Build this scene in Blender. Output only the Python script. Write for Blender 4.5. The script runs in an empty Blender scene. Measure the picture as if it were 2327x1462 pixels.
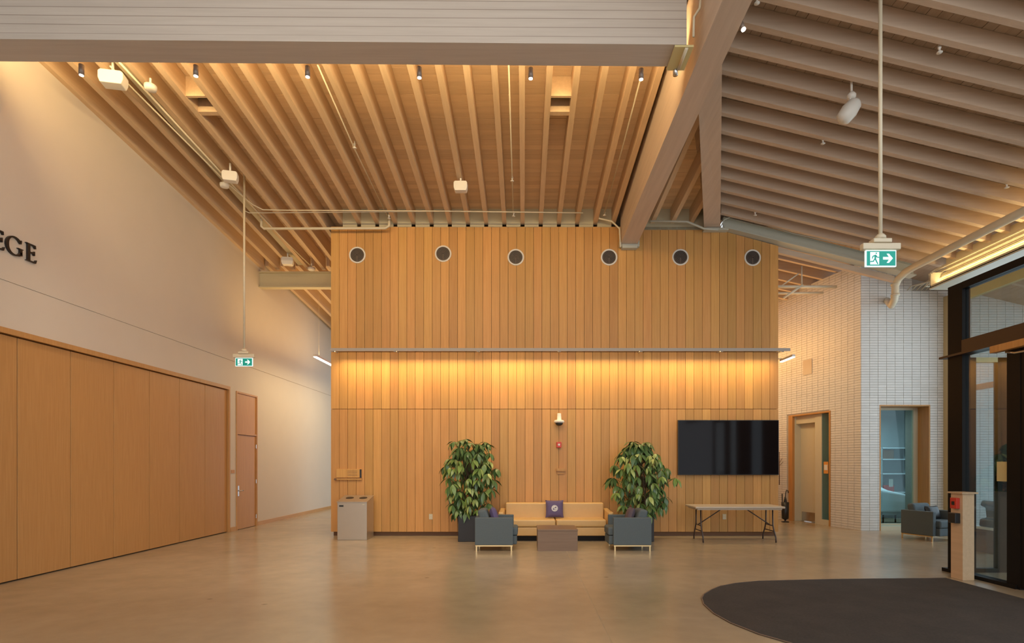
import bpy, math, random
from mathutils import Vector, Matrix
random.seed(7)
PI = math.pi
S = bpy.context.scene
COL = S.collection
F = 1300.0; VX = 1190.0; VY = 1055.0; EYE = 1.6

# ------------------------------------------------------------------ camera
cd = bpy.data.cameras.new('camera'); cam = bpy.data.objects.new('camera', cd); COL.objects.link(cam)
cam.location = (0, 0, EYE); cam.rotation_euler = (PI/2, 0, 0)
cd.sensor_width = 36; cd.sensor_fit = 'HORIZONTAL'; cd.lens = F/2327*36
cd.shift_x = (1163.5-VX)/2327; cd.shift_y = (VY-731)/2327
cd.clip_end = 200
S.camera = cam
# ------------------------------------------------------------------ world, exposure
w = bpy.data.worlds.new('world'); S.world = w; w.use_nodes = True
bg = w.node_tree.nodes['Background']; bg.inputs[0].default_value = (0.80, 0.90, 1.0, 1); bg.inputs[1].default_value = 1.5
S.view_settings.view_transform = 'Standard'; S.view_settings.look = 'None'
S.view_settings.exposure = -0.06; S.view_settings.gamma = 1.0; S.view_settings.use_curve_mapping = False

def area(name, loc, to, sx, sy, power, col, spread=PI):
    l = bpy.data.lights.new(name, 'AREA'); l.shape = 'RECTANGLE'; l.size = sx; l.size_y = sy
    l.energy = power; l.color = col; l.spread = spread
    o = bpy.data.objects.new(name, l); COL.objects.link(o); o.location = loc
    d = Vector(to)-Vector(loc)
    z = -d.normalized()                      # local +Z
    return o, z
def orient(o, z, xaxis):
    x = Vector(xaxis); x = (x - x.dot(z)*z).normalized(); y = z.cross(x)
    o.rotation_euler = Matrix((x, y, z)).transposed().to_euler()
def strip(name, a, b, to_dir, width, power, col, spread=PI):
    a = Vector(a); b = Vector(b); c = (a+b)/2
    o, z = area(name, c, c+Vector(to_dir), (b-a).length, width, power, col, spread)
    orient(o, z, b-a); return o
WARM = (1, .70, .36); AMB = (1, .60, .22); NEU = (1, .84, .66)
# linear wall washer on the timber wall
strip('washer_light', (-4.1, 12.385, 4.055), (5.55, 12.385, 4.055), (0, .30, -1), .03, 74, (1, .72, .34), 1.9)
# linear uplight on the back of the cross beam
strip('beam_light', (-6.6, 7.14, 6.98), (1.9, 7.24, 6.98), (0, 1, .62), .06, 215, (1, .73, .37))
# eave cove
strip('cove_light', (8.72, 5.0, 5.40), (8.72, 12.0, 5.40), (.35, 0, 1), .05, 38, (1, .72, .34))
# unseen fill lights added over and behind the camera
strip('room_fill', (-5, 3.2, 7.2), (1.6, 3.2, 7.2), (0, .55, -1), 1.0, 85, NEU)
strip('room_fill', (2.6, 1.0, 6.4), (6.5, 1.0, 6.4), (0, .6, -1), 1.0, 45, NEU)
strip('rear_fill', (-5, -5.5, 3.0), (5, -5.5, 3.0), (0, 1, .28), 4.0, 200, (1, .90, .80))  # added fill panel, stands in for daylight from behind
# corridors and office
strip('corridor_light', (-5.3, 14.6, 4.42), (-5.3, 20, 4.42), (-.15, 0, -1), .1, 90, (1, .78, .42))
strip('corridor_light', (-5.6, 13.6, 4.6), (-5.6, 19, 4.6), (-.1, 0, 1), .1, 60, (1, .66, .28))
strip('corridor_light', (6.3, 13.2, 4.0), (6.3, 19, 4.0), (.25, 0, -1), .1, 58, (1, .70, .36))
strip('corridor_light', (6.5, 13.6, 4.25), (6.5, 19, 4.25), (.5, .0, .7), .1, 60, (1, .58, .22))
strip('office_light', (9.1, 15.6, 2.95), (10.2, 15.6, 2.95), (0, 0, -1), .4, 42, (.72, .92, 1))
strip('lounge_daylight', (9.9, 9.0, 3.0), (9.9, 12.8, 3.0), (-1, .1, -.1), 4.5, 80, (.70, .87, 1))

# ------------------------------------------------------------------ materials
def newmat(name):
    m = bpy.data.materials.new(name); m.use_nodes = True
    return m, m.node_tree.nodes, m.node_tree.links, m.node_tree.nodes['Principled BSDF']
def mat(name, col, rough=.5, metal=0, spec=.5, noise=0.0, nscale=8, emit=None, estr=0, bump=0, sheen=0, coat=0):
    m, N, L, B = newmat(name)
    B.inputs['Roughness'].default_value = rough; B.inputs['Metallic'].default_value = metal
    B.inputs['Specular IOR Level'].default_value = spec
    B.inputs['Base Color'].default_value = (*col, 1)
    if coat: B.inputs['Coat Weight'].default_value = coat
    tc = N.new('ShaderNodeTexCoord')
    nz = N.new('ShaderNodeTexNoise'); nz.inputs['Scale'].default_value = nscale; nz.inputs['Detail'].default_value = 5
    L.new(tc.outputs['Object'], nz.inputs['Vector'])
    mx = N.new('ShaderNodeMix'); mx.data_type = 'RGBA'
    k = max(noise, .03)
    mx.inputs[6].default_value = (*[c*(1-k) for c in col], 1); mx.inputs[7].default_value = (*[min(1, c*(1+k)) for c in col], 1)
    L.new(nz.outputs['Fac'], mx.inputs[0]); L.new(mx.outputs[2], B.inputs['Base Color'])
    if bump:
        b = N.new('ShaderNodeBump'); b.inputs['Strength'].default_value = bump; b.inputs['Distance'].default_value = .01
        n2 = N.new('ShaderNodeTexNoise'); n2.inputs['Scale'].default_value = nscale*12
        L.new(tc.outputs['Object'], n2.inputs['Vector'])
        L.new(n2.outputs['Fac'], b.inputs['Height']); L.new(b.outputs[0], B.inputs['Normal'])
    if emit:
        B.inputs['Emission Color'].default_value = (*emit, 1); B.inputs['Emission Strength'].default_value = estr
    return m
def wood(name, c1, c2, axis='Z', grain=26, stretch=.05, rough=.5, rand=.0, cracks=0, spec=.35, huer=0.0):
    """grain stretched along axis; every board shifted and shaded a little by its own random value"""
    m, N, L, B = newmat(name)
    B.inputs['Roughness'].default_value = rough; B.inputs['Specular IOR Level'].default_value = spec
    tc = N.new('ShaderNodeTexCoord'); oi = N.new('ShaderNodeObjectInfo')
    mp = N.new('ShaderNodeMapping')
    sc = [1, 1, 1]; sc['XYZ'.index(axis)] = stretch
    mp.inputs['Scale'].default_value = sc
    add = N.new('ShaderNodeVectorMath'); add.operation = 'ADD'
    mu = N.new('ShaderNodeVectorMath'); mu.operation = 'SCALE'; mu.inputs['Scale'].default_value = 37.0
    cb = N.new('ShaderNodeCombineXYZ')
    for i in range(3): L.new(oi.outputs['Random'], cb.inputs[i])
    L.new(cb.outputs[0], mu.inputs[0]); L.new(tc.outputs['Object'], add.inputs[0]); L.new(mu.outputs[0], add.inputs[1])
    L.new(add.outputs[0], mp.inputs['Vector'])
    nz = N.new('ShaderNodeTexNoise'); nz.inputs['Scale'].default_value = grain; nz.inputs['Detail'].default_value = 6; nz.inputs['Roughness'].default_value = .6
    L.new(mp.outputs[0], nz.inputs['Vector'])
    rp = N.new('ShaderNodeValToRGB'); rp.color_ramp.elements[0].position = .3; rp.color_ramp.elements[1].position = .7
    rp.color_ramp.elements[0].color = (*c2, 1); rp.color_ramp.elements[1].color = (*c1, 1)
    L.new(nz.outputs['Fac'], rp.inputs[0])
    last = rp.outputs[0]
    if rand:
        hs = N.new('ShaderNodeHueSaturation')
        mr = N.new('ShaderNodeMapRange'); mr.inputs[3].default_value = 1-rand; mr.inputs[4].default_value = 1+rand
        L.new(oi.outputs['Random'], mr.inputs[0]); L.new(mr.outputs[0], hs.inputs['Value'])
        if huer:
            fr = N.new('ShaderNodeMath'); fr.operation = 'MULTIPLY'; fr.inputs[1].default_value = 17.3
            fc = N.new('ShaderNodeMath'); fc.operation = 'FRACT'
            m2 = N.new('ShaderNodeMapRange'); m2.inputs[3].default_value = .5-huer; m2.inputs[4].default_value = .5+huer
            L.new(oi.outputs['Random'], fr.inputs[0]); L.new(fr.outputs[0], fc.inputs[0]); L.new(fc.outputs[0], m2.inputs[0]); L.new(m2.outputs[0], hs.inputs['Hue'])
        L.new(last, hs.inputs['Color']); last = hs.outputs[0]
    if cracks:
        # lamination lines across the depth of a glued beam, broken up by noise
        wv = N.new('ShaderNodeTexWave'); wv.wave_type = 'BANDS'; wv.bands_direction = 'Z'
        wv.inputs['Scale'].default_value = cracks; wv.inputs['Distortion'].default_value = 3.2; wv.inputs['Detail'].default_value = 1; wv.inputs['Detail Scale'].default_value = .35
        L.new(mp.outputs[0], wv.inputs['Vector'])
        r2 = N.new('ShaderNodeValToRGB'); r2.color_ramp.elements[0].position = .0; r2.color_ramp.elements[1].position = .02
        r2.color_ramp.elements[0].color = (.45, .40, .36, 1); r2.color_ramp.elements[1].color = (1, 1, 1, 1)
        L.new(wv.outputs['Fac'], r2.inputs[0])
        mm = N.new('ShaderNodeMix'); mm.data_type = 'RGBA'; mm.blend_type = 'MULTIPLY'
        n3 = N.new('ShaderNodeTexNoise'); n3.inputs['Scale'].default_value = 1.3; L.new(mp.outputs[0], n3.inputs['Vector'])
        r3 = N.new('ShaderNodeMapRange'); r3.inputs[1].default_value = .42; r3.inputs[2].default_value = .62; L.new(n3.outputs['Fac'], r3.inputs[0])
        L.new(r3.outputs[0], mm.inputs[0]); L.new(last, mm.inputs[6]); L.new(r2.outputs[0], mm.inputs[7]); last = mm.outputs[2]
    L.new(last, B.inputs['Base Color'])
    return m
def glassmat(name, tint, refl):
    m, N, L, B = newmat(name); N.remove(B); out = N['Material Output']
    t = N.new('ShaderNodeBsdfTransparent'); t.inputs[0].default_value = (*tint, 1)
    g = N.new('ShaderNodeBsdfGlossy'); g.inputs['Roughness'].default_value = .01
    lw = N.new('ShaderNodeLayerWeight'); lw.inputs['Blend'].default_value = .5
    pw = N.new('ShaderNodeMath'); pw.operation = 'POWER'; pw.inputs[1].default_value = 5
    f = N.new('ShaderNodeMapRange'); f.inputs[3].default_value = refl; f.inputs[4].default_value = 1
    L.new(lw.outputs['Facing'], pw.inputs[0]); L.new(pw.outputs[0], f.inputs[0])
    x = N.new('ShaderNodeMixShader'); L.new(f.outputs[0], x.inputs[0]); L.new(t.outputs[0], x.inputs[1]); L.new(g.outputs[0], x.inputs[2])
    L.new(x.outputs[0], out.inputs[0]); return m

M = {}
M['clad'] = wood('cladding_fir', (.63, .335, .108), (.55, .275, .080), 'Z', 30, .04, .42, .13, huer=.0045)
M['oak'] = wood('oak_veneer', (.57, .305, .110), (.49, .245, .08), 'Z', 60, .03, .4, .05)
M['trimwood'] = wood('trim_fir', (.58, .30, .10), (.48, .23, .07), 'Z', 30, .05, .4, .05)
M['baseboard'] = wood('baseboard_oak', (.60, .34, .13), (.5, .27, .1), 'Y', 30, .05, .4)
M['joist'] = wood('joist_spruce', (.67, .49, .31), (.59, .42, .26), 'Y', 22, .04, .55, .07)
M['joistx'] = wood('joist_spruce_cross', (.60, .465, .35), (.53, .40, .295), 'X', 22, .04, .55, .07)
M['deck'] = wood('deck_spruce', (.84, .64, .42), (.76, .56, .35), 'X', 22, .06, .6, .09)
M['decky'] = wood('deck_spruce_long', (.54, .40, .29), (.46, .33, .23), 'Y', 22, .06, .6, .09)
M['glulam'] = wood('glulam_whitewashed', (.57, .515, .46), (.50, .445, .395), 'X', 16, .05, .5, 0, cracks=3.1)
M['glulamy'] = wood('glulam_whitewashed_long', (.62, .50, .40), (.54, .43, .34), 'Y', 16, .05, .5, 0)
M['wall'] = mat('painted_drywall', (.66, .585, .485), .6, noise=.02, nscale=2, bump=.03)
M['cream'] = mat('cream_paint', (.62, .56, .40), .5)
M['steelpaint'] = mat('cream_painted_steel', (.52, .46, .31), .45)
M['steelgrey'] = mat('pale_painted_steel', (.52, .51, .42), .45)
M['pipe'] = mat('cream_pipe_paint', (.68, .60, .44), .4)
M['white'] = mat('white_plastic', (.78, .75, .68), .4)
M['black'] = mat('black_metal', (.012, .010, .009), .45, spec=.12)
M['darkbronze'] = mat('bronze_metal', (.05, .028, .018), .4)
M['blackpl'] = mat('black_plastic', (.02, .02, .02), .4)
M['screen'] = mat('screen_glass', (.010, .007, .007), .07, spec=.2)
M['brick'] = wood('pale_brick', (.80, .77, .72), (.74, .71, .66), 'X', 9, .6, .6, .04)
M['mortar'] = mat('mortar', (.46, .42, .37), .9, noise=.1, nscale=20)
M['bluefab'] = mat('blue_grey_fabric', (.10, .125, .135), .85, noise=.12, nscale=50, bump=.3)
M['purple'] = mat('purple_fabric', (.12, .09, .19), .8, noise=.1, nscale=40, bump=.2)
M['plum'] = mat('plum_fabric', (.12, .09, .11), .8, noise=.1, nscale=40, bump=.2)
M['leather'] = mat('tan_leather', (.66, .42, .17), .42, noise=.05, nscale=10)
M['brass'] = mat('brass_frame', (.75, .55, .28), .3, metal=.8)
M['laminate'] = wood('brown_laminate', (.235, .155, .105), (.20, .13, .085), 'X', 30, .05, .45)
M['steel'] = mat('brushed_steel', (.52, .45, .36), .34, metal=.65)
M['chrome'] = mat('satin_metal', (.6, .58, .55), .25, metal=1)
M['planter'] = mat('black_planter', (.018, .016, .016), .45)
M['soil'] = mat('dark_soil', (.03, .02, .012), .95, noise=.4, nscale=30)
M['leaf'] = mat('green_leaf', (.20, .30, .075), .28, noise=.3, nscale=6)
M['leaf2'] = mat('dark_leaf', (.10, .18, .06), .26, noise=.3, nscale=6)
M['leaf3'] = mat('light_leaf', (.44, .52, .17), .3, noise=.25, nscale=6)
M['bark'] = mat('bark', (.12, .08, .045), .8, noise=.2)
M['tabletop'] = mat('grey_plastic_top', (.55, .46, .36), .4, noise=.05, nscale=60)
M['tableleg'] = mat('brown_steel_leg', (.05, .032, .028), .35)
M['red'] = mat('red_plastic', (.60, .05, .03), .4)
M['green'] = mat('sign_green', (.0, .26, .20), .4, emit=(0.0, .25, .20), estr=.55)
M['signwhite'] = mat('sign_white', (.7, .85, .85), .4, emit=(.72, .85, .88), estr=.8)
M['lamp'] = mat('lamp_face', (1, 1, 1), .5, emit=(1, .93, .80), estr=5)
M['lampwarm'] = mat('lamp_face_warm', (1, .9, .7), .5, emit=(1, .78, .45), estr=6)
M['spotbody'] = mat('spot_body_bronze', (.24, .18, .14), .4, metal=.3)
M['barmetal'] = mat('light_bar_metal', (.42, .38, .34), .55)
M['kick'] = mat('toe_kick_brown', (.20, .09, .035), .6)
M['joint'] = mat('joint_sealant', (.40, .31, .20), .7)
M['letter'] = mat('dark_letter', (.018, .012, .010), .35)
M['glass'] = glassmat('clear_glass', (.92, .96, .97), .03)
M['glassv'] = glassmat('vestibule_glass', (.86, .93, .95), .08)
M['glasst'] = glassmat('teal_glass', (.74, .88, .90), .03)
M['teal'] = mat('office_paint', (.34, .40, .40), .7)
M['linen'] = mat('white_linen', (.72, .80, .84), .8)
M['yellow'] = mat('yellow_card', (.62, .53, .26), .6)
M['mullion'] = mat('mullion_ochre', (.50, .40, .22), .6)
M['orangecard'] = mat('orange_card', (.75, .33, .07), .6)
M['paper'] = mat('white_paper', (.8, .78, .72), .7)
M['clay'] = mat('brown_ceramic', (.16, .09, .05), .5)
M['dark'] = mat('dark_recess', (.03, .022, .018), .8)

# polished concrete
m, N, L, B = newmat('polished_concrete'); M['concrete'] = m
tc = N.new('ShaderNodeTexCoord')
n1 = N.new('ShaderNodeTexNoise'); n1.inputs['Scale'].default_value = .55; n1.inputs['Detail'].default_value = 8; n1.inputs['Roughness'].default_value = .62
n2 = N.new('ShaderNodeTexNoise'); n2.inputs['Scale'].default_value = 4; n2.inputs['Detail'].default_value = 6
n3 = N.new('ShaderNodeTexVoronoi'); n3.inputs['Scale'].default_value = 1.15; n3.inputs['Randomness'].default_value = 1
for n in (n1, n2, n3): L.new(tc.outputs['Object'], n.inputs['Vector'])
r1 = N.new('ShaderNodeValToRGB'); r1.color_ramp.elements[0].position = .3; r1.color_ramp.elements[1].position = .72
r1.color_ramp.elements[0].color = (.355, .28, .185, 1); r1.color_ramp.elements[1].color = (.47, .38, .26, 1)
L.new(n1.outputs['Fac'], r1.inputs[0])
r2 = N.new('ShaderNodeValToRGB'); r2.color_ramp.elements[0].position = .35; r2.color_ramp.elements[1].position = .65
r2.color_ramp.elements[0].color = (.95, .95, .95, 1); r2.color_ramp.elements[1].color = (1.03, 1.03, 1.02, 1)
L.new(n2.outputs['Fac'], r2.inputs[0])
r3 = N.new('ShaderNodeValToRGB'); r3.color_ramp.elements[0].position = .02; r3.color_ramp.elements[1].position = .05
r3.color_ramp.elements[0].color = (.68, .65, .62, 1); r3.color_ramp.elements[1].color = (1, 1, 1, 1)
L.new(n3.outputs['Distance'], r3.inputs[0])
x1 = N.new('ShaderNodeMix'); x1.data_type = 'RGBA'; x1.blend_type = 'MULTIPLY'; x1.inputs[0].default_value = 1
x2 = N.new('ShaderNodeMix'); x2.data_type = 'RGBA'; x2.blend_type = 'MULTIPLY'; x2.inputs[0].default_value = 1
L.new(r1.outputs[0], x1.inputs[6]); L.new(r2.outputs[0], x1.inputs[7]); L.new(x1.outputs[2], x2.inputs[6]); L.new(r3.outputs[0], x2.inputs[7])
L.new(x2.outputs[2], B.inputs['Base Color'])
mr = N.new('ShaderNodeMapRange'); mr.inputs[3].default_value = .17; mr.inputs[4].default_value = .27
L.new(n1.outputs['Fac'], mr.inputs[0]); L.new(mr.outputs[0], B.inputs['Roughness'])
B.inputs['Specular IOR Level'].default_value = .55
# entrance mat
m, N, L, B = newmat('entrance_mat'); M['mat'] = m
tc = N.new('ShaderNodeTexCoord'); n1 = N.new('ShaderNodeTexNoise'); n1.inputs['Scale'].default_value = 55; n1.inputs['Detail'].default_value = 3
n2 = N.new('ShaderNodeTexNoise'); n2.inputs['Scale'].default_value = 2.2; n2.inputs['Detail'].default_value = 6
L.new(tc.outputs['Object'], n1.inputs['Vector']); L.new(tc.outputs['Object'], n2.inputs['Vector'])
r1 = N.new('ShaderNodeValToRGB'); r1.color_ramp.elements[0].position = .35; r1.color_ramp.elements[1].position = .7
r1.color_ramp.elements[0].color = (.034, .027, .022, 1); r1.color_ramp.elements[1].color = (.062, .05, .04, 1)
ad = N.new('ShaderNodeMath'); ad.operation = 'ADD'; sb = N.new('ShaderNodeMath'); sb.operation = 'MULTIPLY'; sb.inputs[1].default_value = .5
L.new(n1.outputs['Fac'], ad.inputs[0]); L.new(n2.outputs['Fac'], ad.inputs[1]); L.new(ad.outputs[0], sb.inputs[0]); L.new(sb.outputs[0], r1.inputs[0])
L.new(r1.outputs[0], B.inputs['Base Color']); B.inputs['Roughness'].default_value = .95
bp = N.new('ShaderNodeBump'); bp.inputs['Strength'].default_value = .5; L.new(n1.outputs['Fac'], bp.inputs['Height']); L.new(bp.outputs[0], B.inputs['Normal'])

# ------------------------------------------------------------------ mesh building
class MB:
    def __init__(s): s.v = []; s.f = []
    def quad8(s, p):
        n = len(s.v); s.v += [tuple(q) for q in p]
        for f in ((0, 3, 2, 1), (4, 5, 6, 7), (0, 1, 5, 4), (1, 2, 6, 5), (2, 3, 7, 6), (3, 0, 4, 7)): s.f.append(tuple(n+i for i in f))
        return s
    def box(s, x0, x1, y0, y1, z0, z1):
        if x0 > x1: x0, x1 = x1, x0
        if y0 > y1: y0, y1 = y1, y0
        if z0 > z1: z0, z1 = z1, z0
        return s.quad8([(x0, y0, z0), (x1, y0, z0), (x1, y1, z0), (x0, y1, z0), (x0, y0, z1), (x1, y0, z1), (x1, y1, z1), (x0, y1, z1)])
    def prism(s, pts, d):                         # polygon (3-D points) swept by vector d
        n = len(s.v); k = len(pts); d = Vector(d)
        s.v += [tuple(p) for p in pts] + [tuple(Vector(p)+d) for p in pts]
        s.f.append(tuple(n+i for i in range(k))[::-1]); s.f.append(tuple(n+k+i for i in range(k)))
        for i in range(k): s.f.append((n+i, n+(i+1) % k, n+k+(i+1) % k, n+k+i))
        return s
    def tube(s, pts, r, n=10, r2=None, cap=True):
        pts = [Vector(p) for p in pts]; k = len(pts); b = len(s.v); prev = None
        for i, p in enumerate(pts):
            t = (pts[min(i+1, k-1)]-pts[max(i-1, 0)]).normalized()
            if prev is None:
                a = Vector((0, 0, 1)) if abs(t.z) < .9 else Vector((1, 0, 0)); u = t.cross(a).normalized()
            else: u = (prev - prev.dot(t)*t).normalized()
            prev = u; vv = t.cross(u)
            rr = r if r2 is None else r+(r2-r)*i/(k-1)
            for j in range(n):
                a = 2*PI*j/n; s.v.append(tuple(p+rr*(math.cos(a)*u+math.sin(a)*vv)))
        for i in range(k-1):
            for j in range(n): s.f.append((b+i*n+j, b+i*n+(j+1) % n, b+(i+1)*n+(j+1) % n, b+(i+1)*n+j))
        if cap: s.f.append(tuple(b+j for j in range(n))[::-1]); s.f.append(tuple(b+(k-1)*n+j for j in range(n)))
        return s
    def lathe(s, prof, c=(0, 0, 0), ax='Z', n=24):   # prof: (radius, height)
        b = len(s.v); k = len(prof)
        for r, h in prof:
            for j in range(n):
                a = 2*PI*j/n; x, y = r*math.cos(a), r*math.sin(a)
                p = (x, y, h) if ax == 'Z' else ((x, h, y) if ax == 'Y' else (h, x, y))
                s.v.append((p[0]+c[0], p[1]+c[1], p[2]+c[2]))
        for i in range(k-1):
            for j in range(n): s.f.append((b+i*n+j, b+i*n+(j+1) % n, b+(i+1)*n+(j+1) % n, b+(i+1)*n+j))
        s.f.append(tuple(b+j for j in range(n))[::-1]); s.f.append(tuple(b+(k-1)*n+j for j in range(n)))
        return s
    def mesh(s, name, mt, smooth=False):
        me = bpy.data.meshes.new(name); me.from_pydata(s.v, [], s.f); me.validate()
        import bmesh
        b = bmesh.new(); b.from_mesh(me); bmesh.ops.recalc_face_normals(b, faces=b.faces); b.to_mesh(me); b.free()
        me.materials.append(M[mt] if isinstance(mt, str) else mt)
        if smooth:
            for p in me.polygons: p.use_smooth = True
        return me
    def build(s, name, mt, parent=None, bevel=0, seg=2, smooth=False, recenter=None):
        if recenter is None: recenter = parent is None
        off = Vector((0, 0, 0))
        if recenter:
            xs = [v[0] for v in s.v]; ys = [v[1] for v in s.v]; zs = [v[2] for v in s.v]
            off = Vector(((min(xs)+max(xs))/2, (min(ys)+max(ys))/2, min(zs)))
            s.v = [tuple(Vector(v)-off) for v in s.v]
        o = bpy.data.objects.new(name, s.mesh(name, mt, smooth or bevel > 0)); COL.objects.link(o); o.location = off
        if parent: o.parent = parent
        if bevel:
            md = o.modifiers.new('bevel', 'BEVEL'); md.width = bevel; md.segments = seg; md.limit_method = 'ANGLE'; md.angle_limit = .6
            md.harden_normals = False
            wn = o.modifiers.new('wn', 'WEIGHTED_NORMAL'); wn.keep_sharp = True
        return o
def inst(name, me, loc, parent=None, rot=(0, 0, 0)):
    o = bpy.data.objects.new(name, me); COL.objects.link(o); o.location = loc; o.rotation_euler = rot
    if parent: o.parent = parent
    return o
def tag(o, label, cat, group=None, kind=None):
    o['label'] = label; o['category'] = cat
    if group: o['group'] = group
    if kind: o['kind'] = kind
    return o
def empty(name, loc=(0, 0, 0), rz=0):
    o = bpy.data.objects.new(name, None); COL.objects.link(o); o.location = loc; o.rotation_euler = (0, 0, rz); o.empty_display_size = .1
    return o
def struct(name, label=None):
    o = empty(name); o['kind'] = 'structure'
    if label: o['label'] = label
    return o
def part(mb, name, mt, parent, **k): return mb.build(name, mt, parent, **k)
def X(px, Y): return (px-VX)*Y/F
def Z(py, Y): return EYE+(VY-py)*Y/F
def YL(px, py, d=0): return (6.94-d-EYE+.0885*12.7)/((VY-py)/F+.0885)       # on the underside of the left joists, d below
def YR(px, py, d=0): return (7.98-EYE-d)/((VY-py)/F+.24*(px-VX)/F)
def zl(Y): return 6.94+.0885*(12.7-Y)
def zr(x): return 7.98-.24*x
def pl(px, py, d=0): y = YL(px, py, d); return Vector((X(px, y), y, Z(py, y)))
def pr(px, py, d=0): y = YR(px, py, d); return Vector((X(px, y), y, Z(py, y)))

# ------------------------------------------------------------------ floor
fl = MB().box(-7.2, 16, -6, 26, -.3, -.012).build('floor', 'concrete', recenter=False); fl['kind'] = 'structure'; fl['label'] = 'polished beige concrete floor'
g = .004
for a in ((-7.2, .79-g, -6, 26), (.79+g, 16, -6, 5.94-g), (.79+g, 16, 5.94+g, 26)):
    part(MB().box(*a, -.012, 0), 'slab', 'concrete', fl)
part(MB().box(.79-g, .79+g, -6, 12.6, -.012, -.0006).box(.79+g, 10, 5.94-g, 5.94+g, -.012, -.0006), 'joint_filler', 'joint', fl)

# ------------------------------------------------------------------ left wall
wl = MB().box(-7.2, -6.92, -6, 13.78, 4.055, 9.2).box(-7.2, -6.92, 13.78, 24, 4.055, 9.2).box(-7.2, -6.92, -6, 24, 3.42, 4.045).box(-7.2, -6.935, -6, 24, 4.045, 4.055)
wl.box(-7.2, -6.92, 13.46, 13.76, 0, 3.42).box(-7.2, -6.92, 14.84, 24, 0, 3.42).box(-7.2, -6.92, 13.76, 14.84, 3.36, 3.42)
wl = wl.build('wall_left', 'wall', recenter=False); wl['kind'] = 'structure'
part(MB().box(-7.3, -7.2, -6, 24, 0, 9.2), 'backing', 'wall', wl)
bb = MB().box(-6.92, -6.90, 14.86, 24, 0, .10).box(-6.92, -6.90, 13.48, 13.74, 0, .10).build('baseboard_left', 'baseboard', recenter=False); bb['kind'] = 'structure'
# end wall of the left passage
we = MB().box(-7.2, -4.2, 24, 24.2, 0, 8).build('wall_back', 'wall', recenter=False); we['kind'] = 'structure'
bb = MB().box(-6.9, -4.3, 23.98, 24, 0, .10).build('baseboard_back', 'baseboard', recenter=False); bb['kind'] = 'structure'

# operable timber partition
pt = empty('folding_partition', (-6.92, 4.7, 0)); tag(pt, 'long wall-high partition of oak veneer panels set in the white left wall', 'partition')
ys = [13.40-.925*i for i in range(21)]
for i in range(20):
    b = MB().box(-.10, -.028, ys[i+1]+.006-4.7, ys[i]-.006-4.7, .018, 3.33); part(b, 'panel', 'oak', pt, bevel=.004)
part(MB().box(-.12, .02, -9.8, 8.76, 3.345, 3.42), 'head_frame', 'oak', pt)
part(MB().box(-.12, .02, 8.715, 8.76, 0, 3.345), 'side_frame', 'oak', pt)
part(MB().box(-.12, -.103, -9.8, 8.7, 0, 3.34), 'backing', 'dark', pt)

# door in the left wall
d1 = struct('door_1', 'oak veneer door with a matching panel above it')
part(MB().box(-7.0, -6.90, 13.76, 13.80, 0, 3.36).box(-7.0, -6.90, 14.80, 14.84, 0, 3.36).box(-7.0, -6.90, 13.80, 14.80, 3.32, 3.36).box(-7.0, -6.905, 13.80, 14.80, 2.32, 2.36), 'frame', 'oak', d1)
part(MB().box(-6.99, -6.925, 13.80, 14.80, 2.36, 3.32), 'transom_panel', 'oak', d1)
leaf = part(MB().box(-6.99, -6.93, 13.81, 14.79, .01, 2.31), 'door_leaf', 'oak', d1)
part(MB().box(-6.93, -6.918, 13.85, 13.91, .82, 1.07), 'handle_plate', 'chrome', leaf)
part(MB().tube([(-6.918, 13.88, .95), (-6.87, 13.88, .95), (-6.865, 13.90, .95), (-6.865, 14.02, .95)], .011), 'door_handle', 'chrome', leaf, smooth=True)
for z in (.25, 1.15, 2.05): part(MB().tube([(-6.915, 14.795, z-.05), (-6.915, 14.795, z+.05)], .012), 'hinge', 'chrome', leaf)
o = MB().box(-6.92, -6.91, 13.53, 13.68, 1.38, 1.46).build('room_sign', 'trimwood'); tag(o, 'small brown room plaque on the white pier beside the oak door', 'sign')
# raised wall lettering, E G E
def glyph(polys, y0, z0, sc, name, label):
    mb = MB()
    for p in polys: mb.prism([(-6.918, y0+a*sc, z0+b*sc) for a, b in p], (.03, 0, 0))
    o = mb.build(name, 'letter'); tag(o, label, 'letter', 'dark letters on the left wall'); return o
E = [[(.0, 0), (.62, 0), (.68, .2), (.64, .2), (.55, .07), (.24, .06), (.24, .94), (.52, .93), (.58, .82), (.62, .82), (.60, 1), (.0, 1), (.0, .97), (.09, .94), (.09, .06), (0, .03)],
     [(.24, .49), (.48, .49), (.51, .41), (.55, .41), (.55, .65), (.51, .65), (.48, .56), (.24, .56)]]
def arc(cx, cy, ro, ri, a0, a1, n=22, dx=.0):
    pts = []
    for i in range(n):
        t0 = a0+(a1-a0)*i/n; t1 = a0+(a1-a0)*(i+1)/n
        def w(t): return ri+(ro-ri)*.55*abs(math.sin(t))**1.5
        pts.append([(cx+ro*math.cos(t0), cy+ro*math.sin(t0)), (cx+ro*math.cos(t1), cy+ro*math.sin(t1)), (cx+w(t1)*math.cos(t1), cy+w(t1)*math.sin(t1)), (cx+w(t0)*math.cos(t0), cy+w(t0)*math.sin(t0))])
    return pts
G = arc(.52, .5, .52, .36, .75, 5.75) + [[(.84, .05), (.98, .10), (.98, .42), (1.05, .45), (1.05, .48), (.72, .48), (.72, .45), (.84, .42)], [(.86, .74), (.93, .74), (.95, .94), (.90, .94), (.88, .84), (.82, .88)]]
glyph(E, 7.43, 4.43, .25, 'letter', 'dark raised letter E at the left edge of the frame, cut by the frame')
glyph(G, 7.62, 4.43, .25, 'letter', 'dark raised letter G on the white left wall')
glyph(E, 7.93, 4.43, .25, 'letter', 'dark raised letter E, the last one on the white left wall')

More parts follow.
